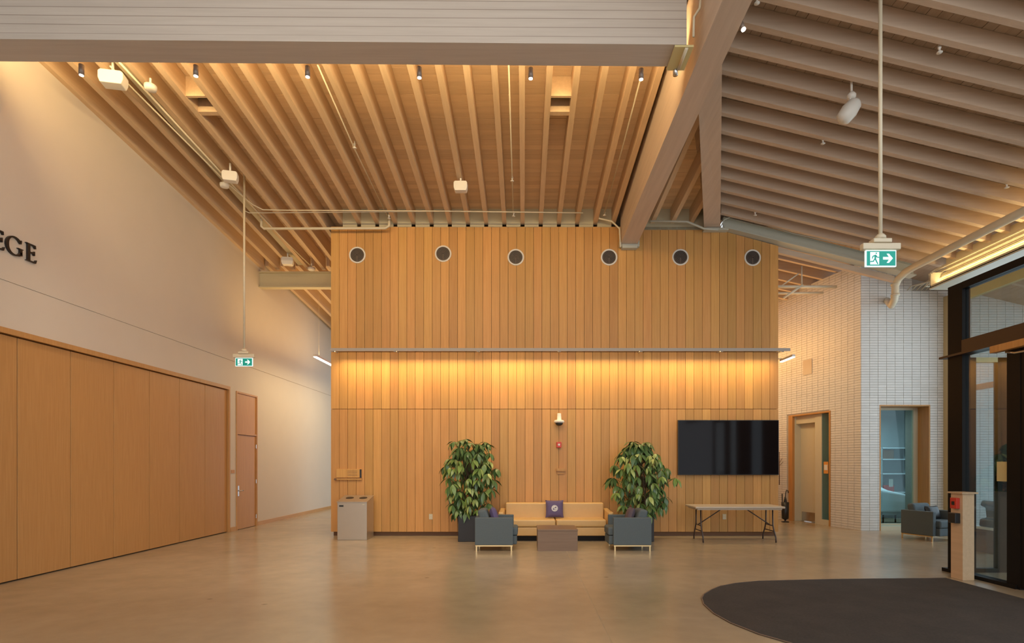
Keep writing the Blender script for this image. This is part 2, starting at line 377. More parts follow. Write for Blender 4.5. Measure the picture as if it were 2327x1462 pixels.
# ------------------------------------------------------------------ timber clad box (far wall)
BX0, BX1, BY = -4.28, 5.655, 12.7
wf = MB().box(BX0+.03, BX1-.03, BY+.10, 18.5, .0, .12).box(BX0+.03, BX1-.03, BY+.05, 18.5, .12, 6.42)
wf.prism([(BX0+.03, BY+.05, 6.42), (BX1-.03, BY+.05, 6.42), (4.37, BY+.05, 6.74), (BX0+.03, BY+.05, 6.80)], (0, 5.0, 0))
wf = wf.build('wall_front', 'dark', recenter=False); wf['kind'] = 'structure'; wf['label'] = 'timber clad wall of vertical fir boards behind the sofa'
part(MB().box(BX0+.04, BX1-.04, BY+.09, BY+.10, 0, .12), 'toe_kick', 'kick', wf)
nb = 53; bw = (BX1-BX0)/nb
def topz(x): return 6.87 if x < 4.2 else 6.79-(x-4.37)*.27
rows = [(2.826, 4.085), (.095, 2.816)]
for z0, z1 in rows:
    me = MB().box(-bw/2+.0035, bw/2-.0035, -.02, .02, z0, z1).mesh('board', 'clad')
    for i in range(nb): inst('board', me, (BX0+bw*(i+.5), BY+.02+random.choice((0, .0, .002)), 0), wf)
me = MB().box(-bw/2+.0035, bw/2-.0035, -.02, .02, 4.10, 6.87).mesh('board', 'clad')
for i in range(nb):
    x = BX0+bw*(i+.5)
    if x+bw/2 < 4.3: inst('board', me, (x, BY+.02, 0), wf)
    else:
        a, b = -bw/2+.0035, bw/2-.0035
        q = MB().quad8([(a, -.02, 4.1), (b, -.02, 4.1), (b, .02, 4.1), (a, .02, 4.1), (a, -.02, topz(x+a)), (b, -.02, topz(x+b)), (b, .02, topz(x+b)), (a, .02, topz(x+a))])
        inst('board', q.mesh('board', 'clad'), (x, BY+.02, 0), wf)
# side cladding returns
for sx in (BX0, BX1-.03):
    for z0, z1 in ((.095, 2.816), (2.826, 4.085), (4.10, 6.4)): part(MB().box(sx, sx+.03, BY+.05, 18.5, z0, z1), 'side_cladding', 'clad', wf)

# ------------------------------------------------------------------ left roof
ce = MB().box(-7.2, 4.6, 6.4, 6.45, 8.2, 8.3).build('ceiling', 'deck', recenter=False); ce['kind'] = 'structure'; ce['label'] = 'sloping timber roof of joists and deck boards'
JH, JW = .32, .045
sl = math.atan(.0885)
me = MB()
me.quad8([(-JW, 6.5-12.7, .0885*6.2), (JW, 6.5-12.7, .0885*6.2), (JW, 2.42, -.0885*2.42), (-JW, 2.42, -.0885*2.42),
          (-JW, 6.5-12.7, .0885*6.2+JH), (JW, 6.5-12.7, .0885*6.2+JH), (JW, 2.42, -.0885*2.42+JH), (-JW, 2.42, -.0885*2.42+JH)])
jm_long = me.mesh('joist', 'joist')
me = MB().quad8([(-JW, -6.2, .0885*6.2), (JW, -6.2, .0885*6.2), (JW, .06, 0), (-JW, .06, 0), (-JW, -6.2, .0885*6.2+JH), (JW, -6.2, .0885*6.2+JH), (JW, .06, JH), (-JW, .06, JH)])
jm_short = me.mesh('joist', 'joist')
xj = -.025; pitch = .4035
jx = []
k = -17
while True:
    x = xj+pitch*k; k += 1
    if x > 2.05: break
    if x < -6.90: continue
    jx.append(x)
    inst('joist', jm_long if x < BX0-.02 else jm_short, (x, 12.7, 6.94), ce)
def xv(Y): return (7.98-zl(Y))/.24                   # valley line in plan
for x in (2.86, 3.30, 3.72):
    # starts where the valley crosses it
    Yv = 12.7-(4.33-x)/.3688+.1
    y0 = Yv-12.7
    q = MB().quad8([(-JW, y0, -.0885*y0), (JW, y0, -.0885*y0), (JW, .06, 0), (-JW, .06, 0), (-JW, y0, -.0885*y0+JH), (JW, y0, -.0885*y0+JH), (JW, .06, JH), (-JW, .06, JH)])
    inst('joist', q.mesh('joist', 'joist'), (x, 12.7, 6.94), ce)
# deck boards running across the joists
pm = MB().box(-6.95, 4.6, -.068, .068, 0, .04).mesh('plank', 'deck')
y = 6.5
while y < 15.2:
    inst('plank', pm, (0, y, zl(y)+JH+.004+random.uniform(0, .004)), ce, (-sl, 0, 0)); y += .1405
part(MB().quad8([(-7.2, 6.3, zl(6.3)+.4), (4.6, 6.3, zl(6.3)+.4), (4.6, 15.3, zl(15.3)+.4), (-7.2, 15.3, zl(15.3)+.4), (-7.2, 6.3, zl(6.3)+.5), (4.6, 6.3, zl(6.3)+.5), (4.6, 15.3, zl(15.3)+.5), (-7.2, 15.3, zl(15.3)+.5)]), 'roof_board', 'deck', ce)
# blocking between joists over the timber wall
for a, b in zip(jx[:-1], jx[1:]):
    if a > BX0-.1: part(MB().box(a+JW, b-JW, 12.70, 12.75, 6.86, 7.27), 'blocking', 'steelpaint', ce)
part(MB().box(2.3, 4.3, 12.70, 12.75, 6.80, 7.27), 'blocking', 'steelpaint', ce)
# blocked openings with boxed trim, two bays
def bay(px, pa, pb, pc):
    y = YL(px, pa); x = X(px, y); a = max(q for q in jx if q < x); b = min(q for q in jx if q > x)
    for p, t in ((pa, .05), (pc, .10)):
        yy = YL(px, p, -.02); part(MB().box(a+JW, b-JW, yy-t, yy, zl(yy)+.015, zl(yy)+JH), 'blocking', 'joist', ce)
    y0 = YL(px, pb, -.02); y1 = YL(px, pc, -.02)-.1
    ya = YL(px, pa, -.02); part(MB().box(a+JW, b-JW, ya, y1, zl(y0)+.2, zl(y0)+.22), 'hole_shade', 'dark', ce)  # dark sheet that paints the shade of the hole between the blocks
bay(1272, 222, 228, 262); bay(418, 222, 232, 262)
# crossing steel beam in the left passage and the roof beyond it
o = part(MB().box(-6.92, BX0, 15.0, 15.03, 6.24, 6.62).box(-6.92, BX0, 14.93, 15.12, 6.215, 6.24).box(-6.92, BX0, 14.93, 15.12, 6.60, 6.63), 'steel_beam', 'steelpaint', ce)
def zb(Y): return 6.70-.083*(Y-16.66)
q = MB().quad8([(-JW, 15.1, zb(15.1)), (JW, 15.1, zb(15.1)), (JW, 24, zb(24)), (-JW, 24, zb(24)), (-JW, 15.1, zb(15.1)+JH), (JW, 15.1, zb(15.1)+JH), (JW, 24, zb(24)+JH), (-JW, 24, zb(24)+JH)]).mesh('joist', 'joist')
for i in range(7): inst('joist', q, (-6.78+.4035*i, 0, 0), ce)
part(MB().quad8([(-7.2, 15.05, zb(15.05)+JH), (-4.2, 15.05, zb(15.05)+JH), (-4.2, 24, zb(24)+JH), (-7.2, 24, zb(24)+JH), (-7.2, 15.05, zb(15.05)+JH+.05), (-4.2, 15.05, zb(15.05)+JH+.05), (-4.2, 24, zb(24)+JH+.05), (-7.2, 24, zb(24)+JH+.05)]), 'deck', 'deck', ce)

# main beams (parts of the ceiling)
th = .011
cb = MB().box(-9, 1.90, 0, .37, 0, .97)
o = cb.build('cross_beam', 'glulam', ce); o.location = (0, 6.645, 6.49); o.rotation_euler = (0, 0, th)
o['label'] = 'whitewashed glued beam crossing the top of the view'
DBZ = 6.44
part(MB().quad8([(2.06, 4.6, DBZ), (2.36, 4.6, DBZ), (2.50, 12.66, DBZ), (2.14, 12.66, DBZ), (2.06, 4.6, DBZ+1.1), (2.36, 4.6, DBZ+1.1), (2.50, 12.66, DBZ+.9), (2.14, 12.66, DBZ+.9)]), 'ridge_beam', 'glulamy', ce)
part(MB().box(2.16, 2.50, 12.56, 12.70, DBZ-.09, DBZ).box(2.11, 2.16, 12.58, 12.70, DBZ-.05, DBZ+.10).box(2.50, 2.55, 12.58, 12.70, DBZ-.05, DBZ+.10), 'beam_seat', 'steelgrey', ce, bevel=.008)
# valley beam
def vp(px, py, z): Y = (z-EYE)*F/(VY-py); return (X(px, Y), Y, z)
za, zbm = 6.80, 7.02
A0 = vp(1600, 520, za); A1 = vp(1637, 524, za); B0 = vp(1583, 150, zbm); B1 = vp(1641, 118, zbm)
q = MB().quad8([B0, B1, A1, A0, tuple(Vector(B0)+Vector((0, 0, .45))), tuple(Vector(B1)+Vector((0, 0, .45))), tuple(Vector(A1)+Vector((0, 0, .35))), tuple(Vector(A0)+Vector((0, 0, .35)))])
part(q, 'valley_beam', 'glulamy', ce)
part(MB().box(A0[0]-.02, A1[0]+.12, 12.55, 12.70, za-.06, za-.005), 'beam_seat', 'steelgrey', ce, bevel=.008)
# steel hanger where the cross beam meets the ridge beam
hz = 6.47
part(MB().box(1.76, 1.98, 6.66, 7.06, hz-.012, hz+.012), 'hanger_plate', 'yellow', ce)
part(MB().tube([(1.90, 6.67, hz-.02), (1.90, 7.02, hz-.02)], .02), 'hanger_rod', 'pipe', ce, smooth=True)
part(MB().tube([(1.87, 7.05, hz-.08), (1.87, 7.05, hz+.06)], .03), 'hanger_bolt', 'chrome', ce, smooth=True)

# ------------------------------------------------------------------ right roof
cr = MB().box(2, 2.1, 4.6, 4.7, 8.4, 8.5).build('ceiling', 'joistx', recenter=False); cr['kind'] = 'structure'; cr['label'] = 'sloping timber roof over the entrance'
JR = .235
yj = 12.26; XR = 13.5
ylist = []
while yj > 4.6:
    xs = max(2.40, xv(yj)+.02)
    if yj > 8.0: xs = 4.36-.3688*(12.7-yj)+.02
    xs = max(2.40, xs)
    q = MB().quad8([(0, -JW, 0), (XR-xs, -JW, -.24*(XR-xs)), (XR-xs, JW, -.24*(XR-xs)), (0, JW, 0), (0, -JW, JR), (XR-xs, -JW, -.24*(XR-xs)+JR), (XR-xs, JW, -.24*(XR-xs)+JR), (0, JW, JR)])
    inst('joist', q.mesh('joist', 'joistx'), (xs, yj, zr(xs)), cr); ylist.append(yj); yj -= .44
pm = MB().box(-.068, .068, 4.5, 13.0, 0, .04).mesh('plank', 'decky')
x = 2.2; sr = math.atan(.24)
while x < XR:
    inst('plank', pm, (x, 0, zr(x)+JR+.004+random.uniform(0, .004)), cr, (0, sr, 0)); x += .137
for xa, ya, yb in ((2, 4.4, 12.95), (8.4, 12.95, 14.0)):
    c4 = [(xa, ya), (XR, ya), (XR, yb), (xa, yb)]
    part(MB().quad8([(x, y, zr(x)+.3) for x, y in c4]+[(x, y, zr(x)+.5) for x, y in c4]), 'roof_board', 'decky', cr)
# sloping steel edge beam along the top of the timber wall and on to the brick pier
def eb(x0, x1, y0, y1, d0, d1): # band between depths d below a line z = 6.79-.245(x-4.37)
    f = lambda x: 6.79-.25*(x-4.37)
    return [(x0, y0, f(x0)+d0), (x1, y0, f(x1)+d0), (x1, y1, f(x1)+d0), (x0, y1, f(x0)+d0), (x0, y0, f(x0)+d1), (x1, y0, f(x1)+d1), (x1, y1, f(x1)+d1), (x0, y1, f(x0)+d1)]
q = MB().quad8(eb(4.4, 8.6, 12.62, 12.66, .02, .24)).quad8(eb(4.4, 8.6, 12.52, 12.76, 0, .02)).quad8(eb(4.4, 8.6, 12.56, 12.72, .24, .255))
part(q, 'steel_beam', 'steelgrey', cr)
q = MB().quad8(eb(5.66, 8.3, 12.80, 12.9, -.12, .0))
part(q, 'fascia', 'joistx', cr)
# the roof beyond, seen between timber box and brick
def zbr(x, y): return 6.49-.23*(x-7.94)-.17*(y-14.39)
for i in range(12):
    y = 13.2+.44*i
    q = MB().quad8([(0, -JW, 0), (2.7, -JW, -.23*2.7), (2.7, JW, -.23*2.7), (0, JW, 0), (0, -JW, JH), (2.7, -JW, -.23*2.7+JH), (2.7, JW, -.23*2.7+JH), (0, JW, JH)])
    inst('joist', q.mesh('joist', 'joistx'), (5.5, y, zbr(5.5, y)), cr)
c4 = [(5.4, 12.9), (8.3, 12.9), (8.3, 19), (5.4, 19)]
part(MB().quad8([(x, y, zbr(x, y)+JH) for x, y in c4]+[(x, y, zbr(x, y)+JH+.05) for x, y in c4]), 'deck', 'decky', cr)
# truss pipes there
def tp(px, py, Y): return (X(px, Y), Y, Z(py, Y))
q = MB().tube([tp(1764, 652, 14.0), tp(1900, 652, 14.3)], .035).tube([tp(1764, 667, 14.4), tp(1870, 666, 14.6)], .03).tube([tp(1822, 605, 14.1), tp(1822, 652, 14.1)], .015)
q.tube([tp(1776, 650, 14.1), tp(1815, 622, 14.1)], .015).tube([tp(1824, 648, 14.1), tp(1780, 678, 14.1)], .03)
part(q, 'pipe_run', 'pipe', cr, smooth=True)

# roof over the camera and far shell
cf = MB().box(-7.2, 6.4, -6, 6.5, 7.95, 8.05).build('ceiling', 'wall', recenter=False); cf['kind'] = 'structure'

# ------------------------------------------------------------------ eave beam, cove and services on the right
ev = MB().box(8.90, 8.93, 4.5, 12.05, 5.32, 5.95).box(8.56, 8.93, 4.5, 12.05, 5.30, 5.325).box(8.56, 8.575, 4.5, 12.05, 5.30, 5.36).box(8.56, 8.93, 12.03, 12.05, 5.30, 5.62)
o = ev.build('trim_1', 'cream', recenter=False); o['kind'] = 'structure'; o['label'] = 'cream eave beam with a lit cove'
part(MB().box(8.575, 8.93, 12.0, 12.02, 5.6, 5.62), 'end_plate', 'cream', o)
part(MB().box(8.70, 8.74, 5.0, 12.0, 5.33, 5.345), 'led_strip', 'lampwarm', o)
part(MB().box(8.54, 8.95, 4.5, 12.05, 5.27, 5.299), 'soffit_flange', 'steelgrey', o)
for i, (xx, zz) in enumerate(((8.78, 5.56), (8.80, 5.60), (8.78, 5.64), (8.80, 5.68), (8.78, 5.72), (8.80, 5.76), (8.76, 5.51))):
    t = i*.12
    q = MB().tube([(xx, 4.6, zz), (xx, 12.0+.05*i, zz), (xx+.02, 12.2+.05*i, zz-.03), (9.15+t*.9, 13.5, 5.80-.0*i), (9.18+t*.9, 13.68, 5.76)], .013, 8)
    c = q.build('conduit', 'pipe', smooth=True); tag(c, ['lowest but one', 'third from the bottom', 'fourth from the bottom', 'fifth from the bottom', 'second from the top', 'topmost', 'lowest'][i]+' of the seven thin conduits along the lit eave cove', 'conduit', 'conduits along the eave cove')
Yp = 12.3
q = MB().tube([(8.15, 4.6, 5.72), (8.15, 11.9, 5.72), (8.15, 12.2, 5.70), (8.14, 12.42, 5.62), (8.12, 12.5, 5.50), (8.12, 12.5, 5.32), (8.13, 12.55, 5.20), (8.2, 12.75, 5.14), (8.72, 13.72, 5.52)], .075, 16)
q.tube([(8.12, 12.5, 5.54), (8.12, 12.5, 5.50)], .09, 16).tube([(8.12, 12.5, 5.27), (8.12, 12.5, 5.31)], .09, 16)
o = q.build('drain_pipe', 'pipe', smooth=True); tag(o, 'thick cream pipe along the eave with an elbow turning down by the brick', 'pipe')

# ------------------------------------------------------------------ brick walls on the right
BYF = 13.72; CP, RP = .2035, .0625
br = MB().box(8.10, 8.53, BYF+.012, 14.6, 0, 6.4).box(9.74, 14, BYF+.012, 14.6, 0, 5.95).box(8.53, 9.74, BYF+.012, 14.6, 3.02, 6.3)
br.v = br.v
br = br.build('wall_right', 'mortar', recenter=False); br['kind'] = 'structure'; br['label'] = 'stack-bonded pale brick wall with a recessed window'
cells = []
for c in range(29):
    x0 = 8.09+CP*c
    for r in range(101):
        z0 = RP*r
        if x0+CP > 8.50 and x0 < 9.70 and z0 < 3.0: 
            if x0 < 8.50: 
                continue
            continue
        lim = 6.28 if x0 < 9.15 else 5.78
        if z0+RP > lim: continue
        cells.append((x0, z0))
bm_ = MB().box(.004, CP-.004, -.006, .03, .003, RP-.004).mesh('brick', 'brick')
one = [c for c in cells if c[0] < 10.0]
one.sort(key=lambda c: (abs(c[1]-1.4)))
sel = set(one[:290])
st = MB()
for x0, z0 in cells:
    j = random.uniform(-.002, .002)
    if (x0, z0) in sel: inst('brick', bm_, (x0, BYF+j, z0), br)
    else: st.box(x0+.004, x0+CP-.004, BYF-.006+j, BYF+.03, z0+.003, z0+RP-.004)
# cut bricks beside the window reveal
for r in range(48):
    st.box(8.50, 8.53, BYF-.006, BYF+.03, RP*r+.003, RP*r+RP-.004)
    st.box(9.742, 9.79, BYF-.006, BYF+.03, RP*r+.003, RP*r+RP-.004) if False else None
st = part(st, 'brick_field', 'brick', br); st['kind'] = 'stuff'
# side wall receding to the far end, with a doorway
def sp(t, off=0): # distance along the side wall from the corner
    L_ = math.hypot(1, .229); dx, dy = -.229/L_, 1/L_
    return 8.09+dx*t-dy*off, BYF+dy*t+dx*off     # off>0 : towards the passage
def side(mb, t0, t1, o0, o1, z0, z1):
    p = [sp(t0, o0), sp(t1, o0), sp(t1, o1), sp(t0, o1)]
    return mb.quad8([(a, b, z0) for a, b in p]+[(a, b, z1) for a, b in p])
D0, D1, DH = .965, 2.555, 2.97
bs = MB(); side(bs, .0, D0, -.5, -.012, 0, 6.4); side(bs, D1, 6.2, -.5, -.012, 0, 6.4); side(bs, D0, D1, -.5, -.012, DH, 6.4)
bs = bs.build('wall_right', 'mortar', recenter=False); bs['kind'] = 'structure'; bs['label'] = 'pale brick wall of the right passage with a doorway'
st = MB()
for c in range(30):
    t0 = CP*c
    for r in range(103):
        z0 = RP*r
        if t0+CP > D0+.1 and t0 < D1-.05 and z0+RP > 0 and z0 < DH: continue
        side(st, t0+.004, t0+CP-.004, -.03, .006+random.uniform(-.002, .002), z0+.003, z0+RP-.004)
st = part(st, 'brick_field', 'brick', bs); st['kind'] = 'stuff'
# return-air grille on that wall
o = side(MB(), 1.62, 1.95, .010, .03, 4.02, 4.42).build('air_grille', 'tabletop'); tag(o, 'square pale air grille on the warm brick wall of the right passage', 'grille')
# doorway contents
d2 = struct('door_2', 'cream flush door in a recessed cream frame with a glazed sidelight')
j = MB(); side(j, D0, D0+.05, -.32, .02, 0, DH); side(j, 2.39, D1, -.05, .02, 0, DH-.04); side(j, 2.52, D1, -.32, -.05, 0, DH-.04); side(j, D0+.05, D1, -.32, .02, DH-.04, DH)
part(j, 'jamb', 'trimwood', d2)
j = MB(); side(j, 1.387, 1.63, -.30, -.08, 0, DH-.04); side(j, 2.39, 2.52, -.30, -.05, 0, DH-.04); side(j, D0+.05, 1.387, -.14, -.05, 0, .14); side(j, D0+.05, D0+.09, -.14, -.08, .14, DH-.04); side(j, 1.63, 2.39, -.30, -.10, 2.72, DH-.04)
part(j, 'frame', 'cream', d2)
o = part(side(MB(), 1.63, 2.39, -.31, -.25, .01, 2.72), 'door_leaf', 'cream', d2)
part(side(MB(), 1.68, 2.34, -.25, -.243, .03, .27), 'kick_plate', 'chrome', o)
part(side(MB(), D0+.09, 1.387, -.11, -.10, .14, DH-.04), 'pane', 'glasst', d2)
o = side(MB(), 1.17, 1.33, -.10, -.095, 1.35, 1.66).build('door_notice', 'orangecard'); tag(o, 'orange notice holding white paper on the narrow sidelight', 'notice')
part(side(MB(), 1.19, 1.31, -.094, -.091, 1.44, 1.58), 'paper_sheet', 'paper', o).matrix_parent_inverse = Matrix.Translation(-o.location)
# room behind door
o = MB().box(8.55, 8.6, 14.62, 17, 0, 3).build('trim_2', 'teal', recenter=False); o['kind'] = 'structure'
# far wall of the passage
o = MB().box(5.5, 8.4, 19.0, 19.1, 0, 7).build('wall_back', 'wall', recenter=False); o['kind'] = 'structure'
# window in the front brick face
w1 = struct('window_1', 'tall office window with a deep timber reveal')
part(MB().box(9.715, 9.745, BYF-.01, 14.2, 0, 3.02), 'reveal', 'trimwood', w1)
part(MB().box(8.53, 8.56, BYF-.01, 14.2, 0, 3.02), 'reveal', 'trimwood', w1)
part(MB().box(8.56, 9.715, BYF-.01, 14.2, 2.985, 3.02), 'reveal_head', 'trimwood', w1)
part(MB().box(8.56, 9.715, BYF-.01, 14.2, 0, .10), 'sill', 'cream', w1)
part(MB().box(8.56, 8.60, 14.12, 14.2, .10, 2.985).box(9.62, 9.715, 14.10, 14.2, .10, 2.985).box(8.60, 9.62, 14.12, 14.2, 2.93, 2.985).box(8.60, 9.62, 14.12, 14.2, .10, .13), 'window_frame', 'cream', w1)
part(MB().box(8.60, 9.62, 14.15, 14.16, .13, 2.93), 'pane', 'glasst', w1)
# office behind
o = MB().box(8.6, 12, 17.0, 17.1, 0, 3.2).box(11.9, 12, 14.6, 17, 0, 3.2).box(8.5, 12, 14.6, 17, 3.2, 3.3).build('wall_office', 'teal', recenter=False); o['kind'] = 'structure'
o = empty('shelf_unit', (10.4, 16.8, 0)); tag(o, 'grey open shelf unit on the office back wall behind glass', 'shelf')
for z in (.75, 1.30, 1.72, 2.05): part(MB().box(-.85, .85, -.2, .15, z, z+.03), 'shelf', 'linen', o)
for x in (-.85, .0, .85): part(MB().box(x-.015, x+.015, -.2, .15, 0, 2.08), 'upright', 'teal', o)
o = MB().box(9.62, 9.98, 16.52, 16.8, 2.08, 2.50).build('storage_crate', 'linen'); tag(o, 'white storage crate on top of the office shelf', 'box')
o = MB().box(10.42, 10.78, 16.66, 16.8, 1.75, 2.02).build('picture_frame', 'clay'); tag(o, 'brown box file standing on the upper office shelf', 'box')
o = MB().box(10.45, 10.75, 16.6, 16.8, .78, .98).build('red_box', 'red'); tag(o, 'small red box on the lower office shelf', 'box')
# draped bed / desk
q = MB()
o = empty('covered_desk', (9.75, 15.2, 0)); tag(o, 'desk under a pale blue-white cloth inside the office', 'desk')
part(MB().quad8([(-.55, -.45, .35), (.55, -.45, .35), (.5, .6, .35), (-.55, .6, .35), (-.5, -.4, .92), (.30, -.4, .78), (.25, .5, .86), (-.5, .5, 1.22)]), 'cloth', 'linen', o, bevel=.06, seg=3)
part(MB().box(-.45, .45, -.38, .5, .28, .35), 'tray', 'teal', o)
for x in (-.42, .42):
    for y in (-.35, .45): part(MB().tube([(x, y, 0), (x, y, .3)], .02), 'leg', 'black', o)
part(MB().box(-.10, .0, -.10, -.09, 1.0, 1.2), 'card', 'paper', o)

# ------------------------------------------------------------------ glazed end of the lounge (behind the entrance)
cw = struct('window_2', 'timber-framed curtain wall of the lounge')
part(MB().box(10.06, 10.16, 13.5, 13.72, 0, 5.6).box(10.06, 10.16, 8.4, 8.5, 0, 5.6).box(10.06, 10.16, 10.9, 11.0, 0, 5.6), 'mullion', 'mullion', cw)
part(MB().box(10.06, 10.16, 8.5, 13.5, 3.25, 3.37), 'transom', 'trimwood', cw)
part(MB().box(10.06, 10.16, 8.5, 13.5, 0, .1), 'sill', 'yellow', cw)
part(MB().box(10.06, 10.16, 8.5, 13.5, 5.35, 5.6), 'head', 'yellow', cw)
for y0, y1 in ((8.5, 10.9), (11.0, 13.5)):
    for z0, z1 in ((.1, 3.25), (3.37, 5.35)): part(MB().box(10.10, 10.11, y0, y1, z0, z1), 'pane', 'glass', cw)

# ------------------------------------------------------------------ entrance vestibule
VXp = 6.30
ve = struct('window_3', 'black framed glass entrance screen')
part(MB().box(VXp, VXp+.12, 8.22, 8.5, 0, 4.22), 'post', 'black', ve, bevel=.004)
part(MB().box(VXp, VXp+.12, 3.0, 8.22, 4.12, 4.22), 'head', 'black', ve)
part(MB().box(VXp-.06, VXp+.14, 3.0, 8.6, 3.17, 3.20).box(VXp-.01, VXp+.13, 3.0, 8.22, 3.20, 3.38), 'transom', 'darkbronze', ve)
part(MB().box(VXp-.03, VXp+.12, 7.3, 8.58, 0, .05), 'sill', 'black', ve)
part(MB().box(VXp+.05, VXp+.062, 3.2, 8.22, 3.38, 4.12), 'pane', 'glassv', ve)
part(MB().box(VXp+.05, VXp+.062, 7.46, 8.22, .05, 3.17), 'pane', 'glassv', ve)
part(MB().box(VXp, VXp+.12, 7.26, 7.46, 0, 3.17), 'post', 'black', ve)
part(MB().box(VXp+.03, VXp+.07, 7.44, 7.475, .05, 3.17), 'glazing_bead', 'chrome', ve)
# back screen of the vestibule
part(MB().box(VXp+.12, VXp+.36, 8.42, 8.5, 0, 3.17).box(6.98, 7.30, 8.42, 8.5, 0, 3.17).box(VXp+.36, 6.98, 8.42, 8.5, 0, .06), 'back_post', 'black', ve)
part(MB().box(VXp+.36, 6.98, 8.45, 8.46, .06, 3.17), 'pane', 'glass', ve)
part(MB().box(VXp+.36, 10.0, 8.42, 8.5, 3.10, 3.17), 'back_rail', 'yellow', ve)
# outer screen (far side of the vestibule)
d3 = struct('door_3', 'black glass entrance door, shut')
part(MB().box(VXp+.01, VXp+.08, 7.18, 7.26, .02, 3.1).box(VXp+.01, VXp+.08, 6.1, 6.18, .02, 3.1).box(VXp+.01, VXp+.08, 6.18, 7.18, .02, .25).box(VXp+.01, VXp+.08, 6.18, 7.18, 2.95, 3.1), 'door_frame', 'black', d3)
part(MB().box(VXp+.04, VXp+.05, 6.18, 7.18, .25, 2.95), 'pane', 'glassv', d3)
part(MB().box(7.30, 9.9, 8.44, 8.48, 0, 3.10), 'darkening_sheet', 'black', ve)  # black sheet added to darken what shows through the door glass
part(MB().tube([(VXp-.05, 7.1, .9), (VXp-.05, 7.1, 1.4)], .016), 'door_handle', 'chrome', d3)
o = MB().box(VXp-.10, VXp-.01, 6.2, 7.62, 3.20-.13, 3.20-.035).build('door_operator', 'trimwood', bevel=.01); tag(o, 'tan automatic door operator box under the bronze transom', 'door opener')
part(MB().tube([(VXp-.06, 7.40, 3.05), (VXp-.12, 7.2, 3.00), (VXp-.04, 6.8, 3.00)], .014), 'arm', 'chrome', o, smooth=True).matrix_parent_inverse = Matrix.Translation(-o.location)
o = MB().box(VXp+.035, VXp+.045, 7.48, 7.66, 1.37, 1.63).build('glass_notice', 'yellow'); tag(o, 'blank yellow card fixed to the entrance glass', 'notice')
# things seen through the entrance glass
o = empty('side_bench', (8.62, 10.35, 0)); tag(o, 'low brown timber bench seen through the entrance glass', 'bench')
part(MB().box(-.30, .42, -.25, .25, 0, .42), 'base', 'laminate', o); part(MB().box(-.34, .46, -.28, .28, .42, .46), 'top', 'linen', o)
o = MB().prism([(8.34, 10.15, .46), (8.80, 10.15, .46), (8.83, 10.15, .56), (8.66, 10.15, .60), (8.74, 10.15, .90), (8.40, 10.15, .94), (8.36, 10.15, .84), (8.46, 10.15, .80), (8.48, 10.15, .62), (8.36, 10.15, .60)], (0, .35, 0)).build('rucksack', 'blackpl', bevel=.03)
tag(o, 'black bag on the bench behind the entrance glass', 'bag')

# wooden pedestal with pull station
pd = empty('button_pedestal', (6.10, 7.85, 0)); tag(pd, 'waist-high pale wooden pedestal carrying a red call point beside the entrance', 'pedestal')
part(MB().box(-.075, .085, 0, .22, 0, 1.19), 'post', 'joist', pd, bevel=.004)
part(MB().box(-.105, .115, -.03, .25, 1.19, 1.212), 'cap', 'joist', pd)
rb = part(MB().box(-.125, -.075, .05, .17, .98, 1.13), 'call_point', 'red', pd, bevel=.006)
part(MB().box(-.13, -.125, .085, .135, 1.03, 1.08), 'button', 'blackpl', rb)
part(MB().box(-.15, -.075, .04, .18, .78, .92), 'card_reader', 'blackpl', pd, bevel=.008)

# ------------------------------------------------------------------ wall washer bar
wb = empty('linear_washer', (.7, 12.4, 4.09)); tag(wb, 'long thin metal light bar running across the timber wall', 'light bar')
part(MB().box(-4.88, 5.06, -.04, .01, -.02, .015), 'housing', 'barmetal', wb)
part(MB().box(-4.88, 5.06, -.046, -.04, -.05, .015), 'lip', 'barmetal', wb)
part(MB().box(-4.88, 5.0, -.02, .005, -.024, -.02), 'diffuser', 'lampwarm', wb)
for px in (765, 903, 1088, 1270, 1452, 1632, 1768):
    x = X(px, 12.6)-.7; part(MB().tube([(x, -.01, -.05), (x, .27, -.02)], .012).box(x-.03, x+.03, -.03, .01, -.06, -.02), 'bracket', 'barmetal', wb)
# linear lamps in the passages
o = empty('linear_lamp', (-5.62, 15.4, 4.5)); tag(o, 'bright white linear lamp in the left passage', 'lamp')
part(MB().box(-.04, .04, 0, 3.0, -.02, .0), 'diffuser', 'lamp', o); part(MB().box(-.045, .045, 0, 3.0, 0, .05), 'housing', 'white', o)
for y in (.3, 2.7): part(MB().tube([(0, y, .05), (0, y, 2.3)], .002, 6), 'cable', 'pipe', o)
o = empty('linear_lamp', (6.28, 13.40, 4.10)); tag(o, 'bright white linear lamp at the right edge of the timber wall', 'lamp', None)
part(MB().box(-.03, .03, -.1, .55, -.02, .0), 'diffuser', 'lamp', o); part(MB().box(-.035, .035, -.1, .55, 0, .05), 'housing', 'white', o)
part(MB().box(-.62, .0, .50, .54, .05, .07), 'arm', 'pipe', o)

